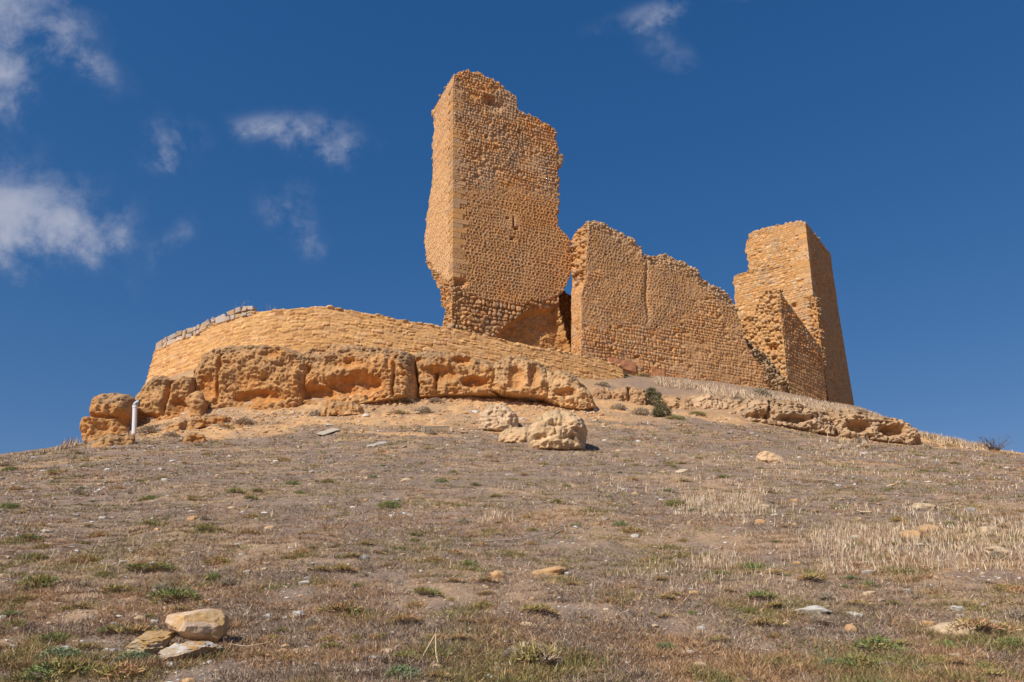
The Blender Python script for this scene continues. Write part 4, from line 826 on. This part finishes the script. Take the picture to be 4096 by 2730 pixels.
def put_stone(px, py, w, ci, label=None, P=None):
    p = ground_hit([px], [py])[0] if P is None else P; d = np.linalg.norm(p-EYE); r = w/2/FOC*d
    o = bpy.data.objects.new('stone', stone_mesh(ci, random.randrange(5))); COL.objects.link(o)
    fl = 0.5 if w > 120 else 1.0; o.scale = (r, r*random.uniform(0.8, 1.1), r*random.uniform(0.7, 1.15)*fl); o.rotation_euler = (random.uniform(0.05, .3), random.uniform(-.15, .15), random.uniform(-0.5, 0.5)); o.location = (p[0], p[1], p[2]+r*(0.10 if fl == 1 else -0.02))
    if label: tag(o, label, 'stone')
    else:
        sz = 'small' if r < 0.055 else 'fist sized'
        tag(o, '%s %s stone lying in the scrub on the %s part of the slope' % (sz, CNAME[ci], zone(px, py)), 'stone', 'loose stones on the slope')
    return o
named = [(3255, 2452, 135, 0, 'long flat white limestone slab in the scrub, largest pale stone at lower right'),
         (3420, 2468, 50, 0, 'ragged little white stone just right of the long flat white slab'),
         (3800, 2520, 150, 1, 'long low tan stone half buried under an olive cushion plant at lower right'),
         (2772, 2380, 40, 2, 'round orange stone alone on grey scrub at lower centre right'),
         (768, 2080, 38, 2, 'rounded orange stone with a pale top, alone on the left of the slope'),
         (750, 2738, 48, 2, 'orange stone cut off by the bottom edge below the stacked rocks'),
         (3468, 2290, 46, 0, 'smooth long white stone below the straw patch at right'),
         (3694, 2026, 62, 1, 'flat broken tan stone pair in the straw at upper right'),
         (3642, 2152, 66, 2, 'low orange tan stone left of the jagged one in the straw patch'),
         (3719, 2130, 72, 2, 'jagged low brown orange stone in the straw patch at right'),
         (3954, 2144, 60, 1, 'square topped tan stone near the right edge in the straw patch'),
         (3992, 2219, 76, 1, 'flat tan stone near the right edge below the square topped one'),
         (1133, 2620, 44, 2, 'chunky tan orange stone right of the stacked rocks at lower left centre'),
         (1497, 2655, 46, 0, 'flat white stone between green cushions near the bottom, left of centre'),
         (2211, 2292, 150, 2, 'broad low ochre hump of crumbly stone at the middle of the slope'),
         (1985, 2312, 60, 2, 'small ochre hump of crumbly stone left of the broad one, mid slope'),
         (645, 1885, 27, 0, 'pale oval stone on the upper left slope below the cliff'),
         (626, 2364, 34, 0, 'pale cream stone above the stacked rocks at lower left'),
         (316, 2426, 38, 0, 'bright white flat stone on grey scrub at lower left'),
         (858, 2420, 18, 0, 'slim upright white stone chip right above the stacked rocks'),
         (16, 2464, 34, 0, 'cream stone cut by the left edge of the view'),
         (1626, 1923, 40, 1, 'long flat tan stone on the slope left of the knobbly boulder'),
         (1473, 1740, 16, 3, 'little dark grey stone between the two grey planks'),
         (1801, 1728, 14, 0, 'small white stone at the right end of the old board'),
         (3348, 1943, 26, 0, 'bright white domed stone on the upper right slope'),
         (3747, 1855, 28, 3, 'rough grey stone on the upper right slope near the skyline')]
for a in named: put_stone(a[0], a[1], a[2], a[3], a[4])
more_st = [(1184, 2617, 34, 1), (1546, 2612, 48, 1), (1684, 2289, 18, 0), (1392, 2264, 24, 1), (1455, 2244, 35, 0), (1217, 2336, 40, 0), (1198, 2450, 45, 0), (2110, 2512, 45, 1), (1995, 2236, 27, 0), (612, 2254, 32, 0),
           (839, 2353, 20, 0), (47, 2428, 20, 0), (14, 2304, 34, 1), (56, 2578, 24, 0), (986, 2294, 25, 0), (619, 2488, 33, 0), (1075, 2451, 36, 0), (416, 2068, 34, 0), (194, 2113, 24, 0), (923, 2040, 28, 1),
           (1097, 1859, 32, 1), (954, 2186, 36, 0), (768, 2168, 20, 2), (288, 1880, 15, 1), (15, 1864, 30, 1), (156, 1826, 11, 1), (658, 1928, 30, 0), (301, 2066, 20, 3), (1462, 1915, 26, 1), (1680, 2032, 30, 1), (1585, 2004, 24, 3),
           (2537, 2152, 34, 0), (2302, 2118, 26, 0), (2472, 1800, 24, 1), (2530, 1806, 16, 1), (2166, 1841, 13, 0), (1578, 1808, 20, 2), (1500, 1764, 20, 1), (1309, 1700, 20, 1), (3457, 1824, 30, 0), (3695, 1841, 22, 0), (3301, 1864, 15, 1),
           (2803, 1995, 26, 0), (3067, 2027, 46, 1), (3039, 2091, 36, 2), (3175, 2010, 36, 2), (3420, 2151, 30, 0), (3198, 2671, 44, 2), (3709, 2491, 44, 2), (3827, 2629, 46, 1), (2759, 2612, 32, 0), (3474, 2371, 40, 1), (3627, 2357, 30, 0),
           (2617, 2503, 26, 1), (2650, 2300, 24, 0), (2872, 2605, 28, 1), (3300, 2418, 20, 1), (2270, 2300, 30, 0), (2680, 1780, 18, 0), (2920, 1735, 20, 0), (3010, 1738, 16, 0), (2740, 1742, 14, 1)]
for a in more_st: put_stone(*a)
nr = 205; k = 0
while k < nr:
    x_, y_ = random.uniform(0, 4096), 1790+(2700-1790)*random.random()**1.0
    if random.random() > (0.95 if x_ < 1500 else 0.6): continue
    k += 1; put_stone(x_, y_, 7+random.expovariate(1/6.0)*(0.7+(y_-1790)/900), random.choices([0, 1, 2, 3], [2.5, 5, 2, 1.5])[0])

# the stacked rocks at lower left
def lump(name, label, cat, cx, cy, Y, hw, hd, hh, seed, c0, c1, p=3.2, rotz=0.0, rotx=0.0, cuts=(), lich=None, rg=1.0):
    v, f = ICO[5]; v = boxy(v, p); V = v*(1+0.10*noise(v*1.5+seed, seed))[:, None]
    for nrm, d in cuts: nn_ = unit(np.array(nrm, float)); V = V-np.maximum(0, V@nn_-d)[:, None]*nn_*0.92
    for i_ in range(7):
        nn_ = np.array([hf(seed, i_, 1)-0.5, hf(seed, i_, 2)-0.75, hf(seed, i_, 3)-0.4])*1.0; nn_ = unit(nn_); d_c = np.percentile(V@nn_, 86); V = V-np.maximum(0, V@nn_-d_c)[:, None]*nn_*0.9
    V = V*(1+rg*(0.05*fbm(v*2.6+seed, 3, seed)+0.05*ridged(v*2.4+seed, 4, seed+2)+0.022*fbm(v*9, 3, seed+1)))[:, None]*np.array([hw, hd, hh])
    c = lerp(np.broadcast_to(c0, V.shape), c1, sm(-0.15, 0.35, fbm(v*1.3+seed, 3, seed+5)+0.35*v[:, 0])); c = c*(1+0.10*fbm(v*9, 2, 4))[:, None]
    if lich is not None: c = lerp(c, lich, sm(0.15, 0.4, fbm(v*2.6, 3, seed+7)))
    m_ = Mesh(); m_.add(V, t=f, c=c); o = m_.build(name, M_field); o.location = at(cx, cy, Y); o.rotation_euler = (rotx, 0, rotz); return tag(o, label, cat)
q = ground_hit([780], [2600])[0]; Yb = q[1]; pxm = Yb/FOC/ (px_dir(780, 2600)[1])
lump('rock', 'big honey coloured block resting on two flat rocks at lower left', 'rock', 776, 2508, Yb+0.02, 120*pxm, 95*pxm, 70*pxm, 3, C3(0.60, 0.44, 0.30), C3(0.54, 0.34, 0.15), 3.6, 0.15, 0.1,
     [((-0.5, -0.2, -1), 0.62), ((0.4, -1, -0.9), 0.9), ((0.9, -0.3, 0.8), 0.98), ((-0.8, -0.5, 0.7), 1.02), ((0, -0.7, 1), 1.0), ((-0.2, -1, 0.1), 0.92)])
lump('rock', 'flat lichen stained rock under the left end of the honey coloured block', 'rock', 606, 2576, Yb-0.05, 88*pxm, 72*pxm, 40*pxm, 6, C3(0.42, 0.33, 0.22), C3(0.42, 0.27, 0.12), 3.0, -0.1, 0.12, [((0, -0.3, 1), 0.8), ((-1, 0, 0.7), 0.95)], C3(0.40, 0.24, 0.07), 2.4)
lump('rock', 'rusty topped rock with white foot under the front of the honey coloured block', 'rock', 772, 2612, Yb-0.14, 108*pxm, 72*pxm, 44*pxm, 9, C3(0.42, 0.33, 0.23), C3(0.42, 0.24, 0.08), 2.6, 0.1, 0.05, [((0, -0.4, 1), 0.8), ((-0.8, 0, 1), 0.8), ((1, -0.2, 1), 0.85)], C3(0.48, 0.45, 0.41), 2.4)
lump('rock', 'small pale pebble leaning between the flat rocks under the block', 'rock', 697, 2590, Yb-0.14, 22*pxm, 20*pxm, 16*pxm, 12, C3(0.60, 0.48, 0.34), C3(0.58, 0.45, 0.3), 2.6)

# ---------------------------------------------------------------- cushion plants
def cushion_mesh(name, pal, pal2, k, n=420, h=0.5, spiky=0.5, lf=1.0):
    m_ = Mesh(); a = rng.uniform(0, 6.28, n); r = rng.uniform(0, 1, n)**0.62*1.15; lob = 0.72+0.28*np.sin(a*2+k)*np.cos(a*3+k*2); x = np.cos(a)*r*lob; y = np.sin(a)*r*lob*0.8
    z = h*np.sqrt(np.clip(1-r**2, 0, 1))*rng.uniform(0.35, 1.0, n)+0.12*h*noise(np.stack([x*3, y*3, 0*x+k], -1), 3); P = np.stack([x, y, np.maximum(z, 0)*0.85], -1)
    D = unit(np.stack([x*1.2, y*1.2, h*1.0+0*x], -1)+rng.normal(size=(n, 3))*spiky); D[:, 2] = np.abs(D[:, 2])*0.9; Ln = rng.uniform(0.10, 0.26, n)*lf
    pa = fbm(np.stack([x*2, y*2, 0*x+k], -1), 2, 7)+rng.normal(0, 0.2, n); c = pick(pal, n, 0.35)*1.45; mk = pa > 0.12; c[mk] = pick(pal2, mk.sum(), 0.35)*1.3
    blades(m_, P, D*Ln[:, None], 0.035*rng.uniform(0.7, 1.5, n)*lf**0.3, c)
    # leafy side shoots and the twiggy base
    k2 = rng.integers(0, n, n); B = P[k2]+D[k2]*Ln[k2, None]*rng.uniform(0.2, 0.9, (n, 1)); D2 = unit(D[k2]+rng.normal(size=(n, 3))*0.9); blades(m_, B, D2*(0.07*lf), 0.03, c[k2]*1.1)
    kb = 90; ab = rng.uniform(0, 6.28, kb); e = np.stack([np.cos(ab), np.sin(ab)*0.8, 0.1+0*ab], -1)*rng.uniform(0.6, 1.1, (kb, 1)); blades(m_, e*0.3, e*0.7, 0.03, pick(MAUVE, kb))
    o = m_.build(name, M_veg, smooth=False); d = o.data; bpy.data.objects.remove(o); return d
KIND = {'g': ('green', GREEN, OLIVE, 0.32, 0.5, 1.0, 600), 'o': ('olive', OLIVE, RUST, 0.28, 0.6, 1.0, 520), 'b': ('blue green', BLUEG, GREEN, 0.34, 0.5, 0.9, 650), 'r': ('rusty brown', RUST, OLIVE, 0.25, 0.7, 1.1, 420), 'y': ('grey', GREY, MAUVE, 0.6, 0.6, 1.2, 650), 't': ('tall olive', OLIVE, STRAW*0.6, 0.55, 0.5, 1.2, 900), 'd': ('dark green', GREEN*0.62, BLUEG*0.55, 0.6, 0.6, 1.0, 900)}
cproto = {q: [cushion_mesh('cushion_plant', KIND[q][1], KIND[q][2], i, KIND[q][6], KIND[q][3], KIND[q][4], KIND[q][5]) for i in range(4)] for q in KIND}
def put_plant(px, py, w, kd, label=None, name='cushion_plant', P=None, hs_=1.0, cat='plant'):
    p = ground_hit([px], [py], 3.2, 64)[0] if P is None else P; d = np.linalg.norm(p-EYE); r = w/2/FOC*d
    o = bpy.data.objects.new(name, random.choice(cproto[kd])); COL.objects.link(o); o.location = (p[0], p[1], p[2]-0.02*r)
    r *= 1.12 if cat == 'plant' else 1.35; o.scale = (r, r*random.uniform(0.85, 1.2), r*hs_*random.uniform(1.0, 1.4)); gx = 0.28 if p[1] < 31 else 0.1; o.rotation_euler = (gx, 0, random.uniform(-0.6, 0.6)+random.choice([0, math.pi]))
    if label: tag(o, label, cat)
    else: tag(o, '%s %s cushion plant in the scrub on the %s part of the slope' % ('broad' if r > 0.17 else 'small', KIND[kd][0], zone(px, py)), cat, 'cushion plants on the slope')
    return o
for a in [(262, 2690, 260, 'g', 'broad bright green cushion plant in the bottom left corner'), (533, 2640, 115, 'b', 'dark blue green cushion directly below the flat stacked rocks'),
          (243, 2612, 150, 'b', 'blue green cushion just above the broad one in the bottom left corner'), (510, 2705, 210, 'o', 'olive cushion at the bottom edge below the stacked rocks'),
          (159, 2340, 180, 'g', 'broad green cushion near the left edge above the bare grey scrub'), (912, 2345, 100, 'y', 'twiggy grey green tuft at lower left centre beside a white stone'),
          (2124, 2650, 200, 't', 'tall olive tufted bush at the bottom centre'), (3515, 2600, 215, 'g', 'long green cushion at lower right, widest one there'),
          (3446, 2670, 175, 'g', 'green cushion just below the widest one at lower right'), (1708, 2380, 135, 'g', 'bright green cushion at lower centre left, double humped')]: put_plant(*a)
for a in [(350, 2238, 115, 'o'), (560, 2290, 130, 'g'), (640, 2282, 120, 'g'), (416, 2305, 62, 'g'), (710, 2398, 185, 'g'), (470, 2358, 120, 'o'), (874, 2262, 115, 'o'), (551, 2535, 175, 'o'), (450, 2535, 100, 'g'), (729, 2442, 85, 'o'), (107, 2392, 100, 'r'),
          (1371, 2450, 175, 'o'), (1287, 2290, 85, 'o'), (1380, 2295, 115, 'o'), (1371, 2242, 58, 'g'), (1867, 2262, 92, 'g'), (1736, 2250, 95, 'o'), (1610, 2500, 145, 'o'), (1932, 2440, 105, 'o'), (1754, 2562, 125, 'o'), (1128, 2530, 64, 'g'),
          (1324, 2600, 85, 'g'), (1404, 2602, 50, 'g'), (1614, 2645, 120, 'g'), (1605, 2702, 145, 'b'), (1754, 2722, 105, 'o'), (2152, 2460, 155, 'o'), (1343, 2352, 55, 'o'), (1427, 2350, 62, 'g'), (1212, 2222, 95, 'o'), (1857, 2495, 85, 'o'), (1946, 2335, 115, 'r'),
          (3751, 2650, 125, 'o'), (3795, 2590, 115, 'g'), (3942, 2670, 95, 'g'), (4050, 2575, 105, 'g'), (3900, 2535, 190, 'o'), (3039, 2398, 120, 'g'), (3100, 2425, 80, 'o'), (3000, 2450, 72, 'g'), (3051, 2505, 135, 'r'), (2880, 2560, 115, 'o'),
          (2663, 2400, 85, 'o'), (3007, 2256, 135, 'g'), (2803, 2218, 55, 'g'), (3471, 2326, 85, 'g'), (3236, 2322, 115, 'o'), (2702, 2020, 95, 'g'), (3300, 2400, 70, 'y'), (345, 2165, 55, 'g'), (120, 2160, 95, 'g'), (150, 2222, 100, 'g'), (400, 2130, 95, 'o'),
          (820, 2128, 85, 'g'), (990, 2142, 90, 'o'), (600, 2000, 75, 'g'), (480, 1955, 60, 'o'), (1000, 1996, 70, 'g'), (940, 1972, 90, 'g'), (1010, 2075, 75, 'o'), (595, 2095, 65, 'g'), (30, 2040, 80, 'g'), (170, 2195, 60, 'o'), (1660, 2140, 70, 'g'),
          (1560, 2035, 95, 'g'), (1310, 1930, 60, 'g'), (1200, 1975, 45, 'g'), (1900, 1950, 45, 'g'), (1980, 1995, 55, 'g'), (2130, 2130, 60, 'g'), (2300, 2110, 50, 'b'), (2530, 2130, 110, 'o'), (1030, 1968, 60, 'g')]: put_plant(*a)
k = 0
while k < 218:
    x_, y_ = random.uniform(-60, 4150), 1785+(2715-1785)*random.random()**1.1
    k += 1; put_plant(x_, y_, random.uniform(30, 84)*(0.65+(y_-1785)/1300), random.choices('gorby', [2.4, 5.5, 2.4, 0.8, 1])[0])
# shrubs about the cliff and the walls
for a in [(1628, 1612, 52, 'y', 'round grey shrub by the dark crack at the cliff foot, left of a pair'), (1740, 1612, 56, 'y', 'round grey shrub at the foot of the middle cliff block'),
          (1890, 1588, 62, 'y', 'low grey green shrub under the right end of the middle cliff block'), (2115, 1612, 60, 'y', 'grey shrub at the foot of the pale humped cliff block'),
          (1265, 1664, 58, 'y', 'grey shrub left of the low orange rock hump below the cliff'), (980, 1702, 75, 'y', 'brown grey shrub on the bare soil under the biggest cliff block'),
          (600, 1736, 75, 'y', 'dry grey shrub right of the white pipe foot'), (688, 1748, 52, 'y', 'small green grey shrub right of the one by the pipe'), (900, 1715, 60, 'r', 'flat rusty plant on bare soil below the biggest cliff block'),
          (1722, 1738, 56, 'y', 'round grey shrub growing in front of the old board'), (1600, 1655, 70, 'r', 'low brown plant on the debris slope below the crack'), (1700, 1652, 60, 'y', 'low grey plant on the debris slope under the cliff shrubs'),
          (2210, 1490, 45, 'y', 'grey shrub on the retaining wall foot above the sloping boulder'), (2408, 1545, 52, 'y', 'grey green shrub at the right end of the retaining wall'),
          (2500, 1508, 46, 'b', 'pale green shrub beside the pinkish footing panel'), (2576, 1508, 62, 'o', 'yellow green shrub against the curtain wall foot'),
          (3045, 1592, 100, 'y', 'wide grey green shrub in dry grass below the rubble heap'), (2945, 1608, 56, 'y', 'dark green shrub at the top of the pale rock sheet'),
          (3440, 1655, 50, 'y', 'pale shrub at the foot of the square tower right corner'), (3712, 1802, 40, 'y', 'small shrub right of the ledge tip'),
          (3440, 1772, 52, 'y', 'grey shrub under the ledge overhang'), (2790, 1662, 60, 'g', 'bright green plant patch left of the long ledge'), (2700, 1680, 70, 'g', 'green plant patch below the pointed tan rock'),
          (2560, 1660, 70, 'y', 'grey green shrub left below the dark bush'), (2480, 1640, 60, 'y', 'sparse grey shrub below the fissured rock face')]:
    put_plant(a[0], a[1], a[2], a[3], a[4], 'shrub', None, 0.8, 'shrub')
for (x_, y_, w_, h_) in ((2620, 1600, 62, 1.1), (2640, 1632, 78, 1.1), (2662, 1664, 74, 1.0)):
    pass
db = Mesh()
for (x_, y_, rr) in ((2604, 1578, .36), (2622, 1598, .42), (2612, 1622, .46), (2640, 1640, .5), (2656, 1662, .5), (2630, 1668, .42), (2600, 1596, .3)):
    c0 = ground_hit([x_], [y_], 20, 64)[0]+np.array([0, -0.15, 0.15]); rr *= 0.72; n = 600; dr = unit(rng.normal(size=(n, 3))); Pq = c0+dr*rr*rng.uniform(0.4, 1, (n, 1))*np.array([1, .8, .8])
    blades(db, Pq, unit(dr+rng.normal(size=(n, 3))*0.7)*rng.uniform(0.06, 0.16, (n, 1)), 0.035, pick(np.array([C3(0.12, 0.12, 0.055), C3(0.17, 0.15, 0.08), C3(0.22, 0.19, 0.11)]), n, 0.3))
o = db.build('juniper_bush', M_veg, smooth=False); tag(o, 'dark green juniper bush hanging down the gully between the small rock faces', 'bush')

# bare dead weeds: on the retaining wall, a spiky one on the right skyline, wisps on the walls
def weed(name, label, base, h, n, col, spread=0.5, w=0.012, cat='weed'):
    m_ = Mesh(); tub = []
    for i in range(n):
        d = unit(np.array([random.gauss(0, spread), random.gauss(0, spread), 1.0])); p = np.zeros(3)+np.array([random.uniform(-.1, .1), random.uniform(-.1, .1), 0]); L1 = h*random.uniform(0.5, 1)
        for s_ in range(4):
            e = p+d*L1/4; tub.append((p, e, w*(1-s_*0.2))); 
            for b_ in range(2): bd = unit(d+np.array([random.gauss(0, .6), random.gauss(0, .6), random.gauss(0, .3)])); tub.append((e, e+bd*L1*random.uniform(0.08, 0.22), w*0.5))
            p = e; d = unit(d+np.array([random.gauss(0, .15), random.gauss(0, .15), 0]))
    for p, e, r in tub:
        ax = unit(e-p); u_ = unit(np.cross(ax, [0.3, 1, 0.2])); v_ = np.cross(ax, u_); ring = [u_*math.cos(k)+v_*math.sin(k) for k in (0, 2.09, 4.19)]
        m_.add([p+q_*r/2 for q_ in ring]+[e+q_*r/3 for q_ in ring], q=[(0, 1, 4, 3), (1, 2, 5, 4), (2, 0, 3, 5)], c=col)
    o = m_.build(name, M_veg, smooth=False); o.location = base; return tag(o, label, cat)
def walltop(px): i = np.argmin(np.abs(project(PW[-1])[0]-px)); return PW[-1][i]-wn[i]*0.35
SW = C3(0.5, 0.42, 0.36)
weed('dead_weed', 'tall bare dead weed above the coping near its right end', walltop(935)+[0, 0, 0.25], 0.95, 7, SW); weed('dead_weed', 'bare dead weed above the coping, second from its right end', walltop(850)+[0, 0, 0.2], 0.55, 5, SW)
weed('dead_weed', 'bare dead weed above the left part of the coping', walltop(750)+[0, 0, 0.2], 0.6, 6, SW); weed('dead_weed', 'bare dead weed on the wall just right of the coping end', walltop(1070), 0.6, 6, SW)
p = ground_hit([3980], [1812], 20, 60)[0]; weed('thorn_bush', 'dark spiky thorn bush on the right skyline', p, 0.95, 46, C3(0.13, 0.10, 0.075), 0.85, 0.03, 'bush')
for (x_, y_, l_) in ((2460, 912, 'thin wisp of weed on the curtain wall top near its high left end'), (2712, 1036, 'thin wisp of weed on the curtain wall top at the middle hump'), (2850, 1146, 'thin wisp of weed on the curtain wall top at its right slope')): weed('dead_weed', l_, CP.hit(pts([x_, y_+6]))+CP.b*0.5, 0.42, 6, C3(0.5, 0.44, 0.33), 0.5, 0.014)

# long dead stems on the ground
def stem(pl_, label, r=0.006, col=C3(0.55, 0.42, 0.25)):
    m_ = Mesh(); g_ = ground_hit([a[0] for a in pl_], [a[1] for a in pl_]); g_[:, 2] += np.array([a[2] for a in pl_]); t = np.linspace(0, len(g_)-1, 24); Q = np.stack([np.interp(t, range(len(g_)), g_[:, k]) for k in range(3)], -1); Q += 0.01*noise(Q*5)[..., None]
    tg = unit(np.gradient(Q, axis=0)); u_ = unit(np.cross(tg, [0, 0.2, 1])); v_ = np.cross(tg, u_); a = np.linspace(0, 6.283, 7)[:, None, None]; Gd = Q[None]+r*(np.cos(a)*u_[None]+np.sin(a)*v_[None]); m_.grid(Gd, col)
    o = m_.build('fallen_twig', M_veg, origin=None); return tag(o, label, 'stem')
stem([(925, 2572, .02), (1000, 2576, .03), (1085, 2590, .02)], 'long pale dead stem on the ground right of the stacked rocks', 0.004)
stem([(1932, 2180, .03), (2100, 2174, .05), (2200, 2150, .06), (2250, 2130, .04)], 'long thin grey twig across the middle of the slope', 0.006, C3(0.38, 0.3, 0.24))
stem([(3250, 1930, .03), (3300, 1935, .05), (3345, 1940, .03)], 'short dead stick on the upper right slope', 0.012, C3(0.4, 0.3, 0.22)); stem([(1690, 2652, .02), (1735, 2640, .12), (1750, 2675, .02)], 'bent yellow stem arching over the green cushions at the bottom', 0.004)
stem([(3430, 2055, .03), (3490, 2064, .04)], 'pale fallen stick in the straw at right', 0.012)

# ---------------------------------------------------------------- pipe, cable, planks
yp = ground_hit([536], [1738], 20, 60)[0]; Yp = yp[1]+0.05
def tube(name, path, r, col, mat, parent=None, base=None, n=20, cap=True):
    Q = np.array(path, float); tg = unit(np.gradient(Q, axis=0)); u_ = unit(np.cross(tg, [0, 1, 0.01])); v_ = np.cross(tg, u_); rr = np.broadcast_to(np.asarray(r, float), (len(Q),)); a = np.linspace(0, 2*math.pi, n)[:, None, None]
    m_ = new(); m_.grid(Q[None]+rr[None, :, None]*(np.cos(a)*u_[None]+np.sin(a)*v_[None]), col)
    if cap:
        for k in (0, -1): e = Q[k]+rr[k]*(np.cos(a[:, 0])*u_[k]+np.sin(a[:, 0])*v_[k]); m_.grid(np.stack([e, np.broadcast_to(Q[k], e.shape)]), col)
    return m_.build(name, mat, parent, origin=base)
b_ = at(536, 1742, Yp); t_ = at(540, 1622, Yp+0.02); rp = 9.2/FOC*Yp; pb = np.array(b_)
pt = thing('drain_pipe', 'white plastic pipe standing upright between the two orange rock masses at far left', 'pipe', pb)
tube('tube', [b_-(t_-b_)*0.1, b_*0.5+t_*0.5, t_], rp, C3(0.78, 0.74, 0.70), M_pvc, pt, pb)
tube('collar', [t_-(t_-b_)*0.09, t_-(t_-b_)*0.02], rp*1.12, C3(0.80, 0.77, 0.73), M_pvc, pt, pb)
el = [t_+np.array([0, 0, -0.02])]+[t_+np.array([0.16*(1-math.cos(a)), 0.04*math.sin(a), 0.02+0.13*math.sin(a)]) for a in np.linspace(0, 1.45, 8)]
tube('elbow', el, rp*1.03, C3(0.30, 0.33, 0.36), M_pvc, pt, pb)
cb_ = [at(x_, y_, Yp+0.06) for x_, y_ in ((528, 1640), (527, 1665), (524, 1690), (519, 1712), (513, 1738))]
o = tube('cable', cb_, 0.022, C3(0.03, 0.03, 0.06), M_pvc); tag(o, 'thin dark cable running down the left side of the white pipe', 'cable')
def plank(name, label, a, b, wid, th, col, lift=0.05, cat='plank', tilt=0.35):
    pa, pb_ = ground_hit([a[0], b[0]], [a[1], b[1]], 20, 60); pa = pa+[0, 0, lift]; pb_ = pb_+[0, 0, lift]; ax = unit(pb_-pa); L_2 = np.linalg.norm(pb_-pa)
    up = unit(np.array([0, -tilt, 1.0])); up = unit(up-ax*(up@ax)); sd2 = np.cross(up, ax); V = block(L_2/2, wid/2, th/2, 0.004, 0.012, hash(a) % 97); V = (pa+pb_)/2+V[:, :1]*ax+V[:, 1:2]*sd2+V[:, 2:]*up
    m_ = Mesh(); m_.add(V, t=BT, c=col); return tag(m_.build(name, M_wood, smooth=False), label, cat)
plank('plank', 'short grey weathered plank lying left of the other plank, under the cliff', (1277, 1746), (1346, 1726), 0.34, 0.035, C3(0.52, 0.44, 0.34), 0.08, tilt=0.75)
plank('plank', 'short pale grey plank on the scrub, right of and below its twin', (1482, 1792), (1540, 1776), 0.26, 0.03, C3(0.54, 0.48, 0.42), 0.06, tilt=0.75)
plank('stick', 'thin grey wooden stick lying on bare soil below the biggest cliff block', (847, 1708), (909, 1698), 0.05, 0.05, C3(0.45, 0.36, 0.26), 0.03, 'stick', 0)
ga, gb = ground_hit([1692, 1806], [1732, 1730], 20, 60); bb = (ga+gb)/2; bt = thing('wooden_crate', 'old open wooden crate half sunk in the slope, one long board facing the camera', 'crate', bb)
ax = unit(gb-ga); L_2 = np.linalg.norm(gb-ga); sdv = np.cross([0, 0, 1], ax)
def brd(nm, c, hx, hy, hz, col, ax_=ax, sd_=sdv): V = block(hx, hy, hz, 0.004, 0.008, int(hx*1000)); V = c+V[:, :1]*ax_+V[:, 1:2]*sd_+V[:, 2:]*np.array([0, 0, 1]); m_ = Mesh(); m_.add(V, t=BT, c=col); m_.build(nm, M_wood, bt, smooth=False, origin=bb)
brd('long_board', bb+[0, 0, 0.13]+sdv*0.2, L_2/2, 0.012, 0.13, C3(0.50, 0.36, 0.22)); brd('side_board', ga+[0, 0, 0.10]+ax*0.02+sdv*0.02, 0.012, 0.19, 0.13, C3(0.30, 0.24, 0.2)); brd('side_board', gb+[0, 0, 0.08]+sdv*0.05, 0.012, 0.15, 0.11, C3(0.5, 0.4, 0.3))
brd('top_batten', bb+[0, 0, 0.275]+sdv*0.2, L_2/2, 0.02, 0.013, C3(0.56, 0.46, 0.33))
print('verts', sum(len(o.data.vertices) for o in bpy.data.objects if o.type == 'MESH'))
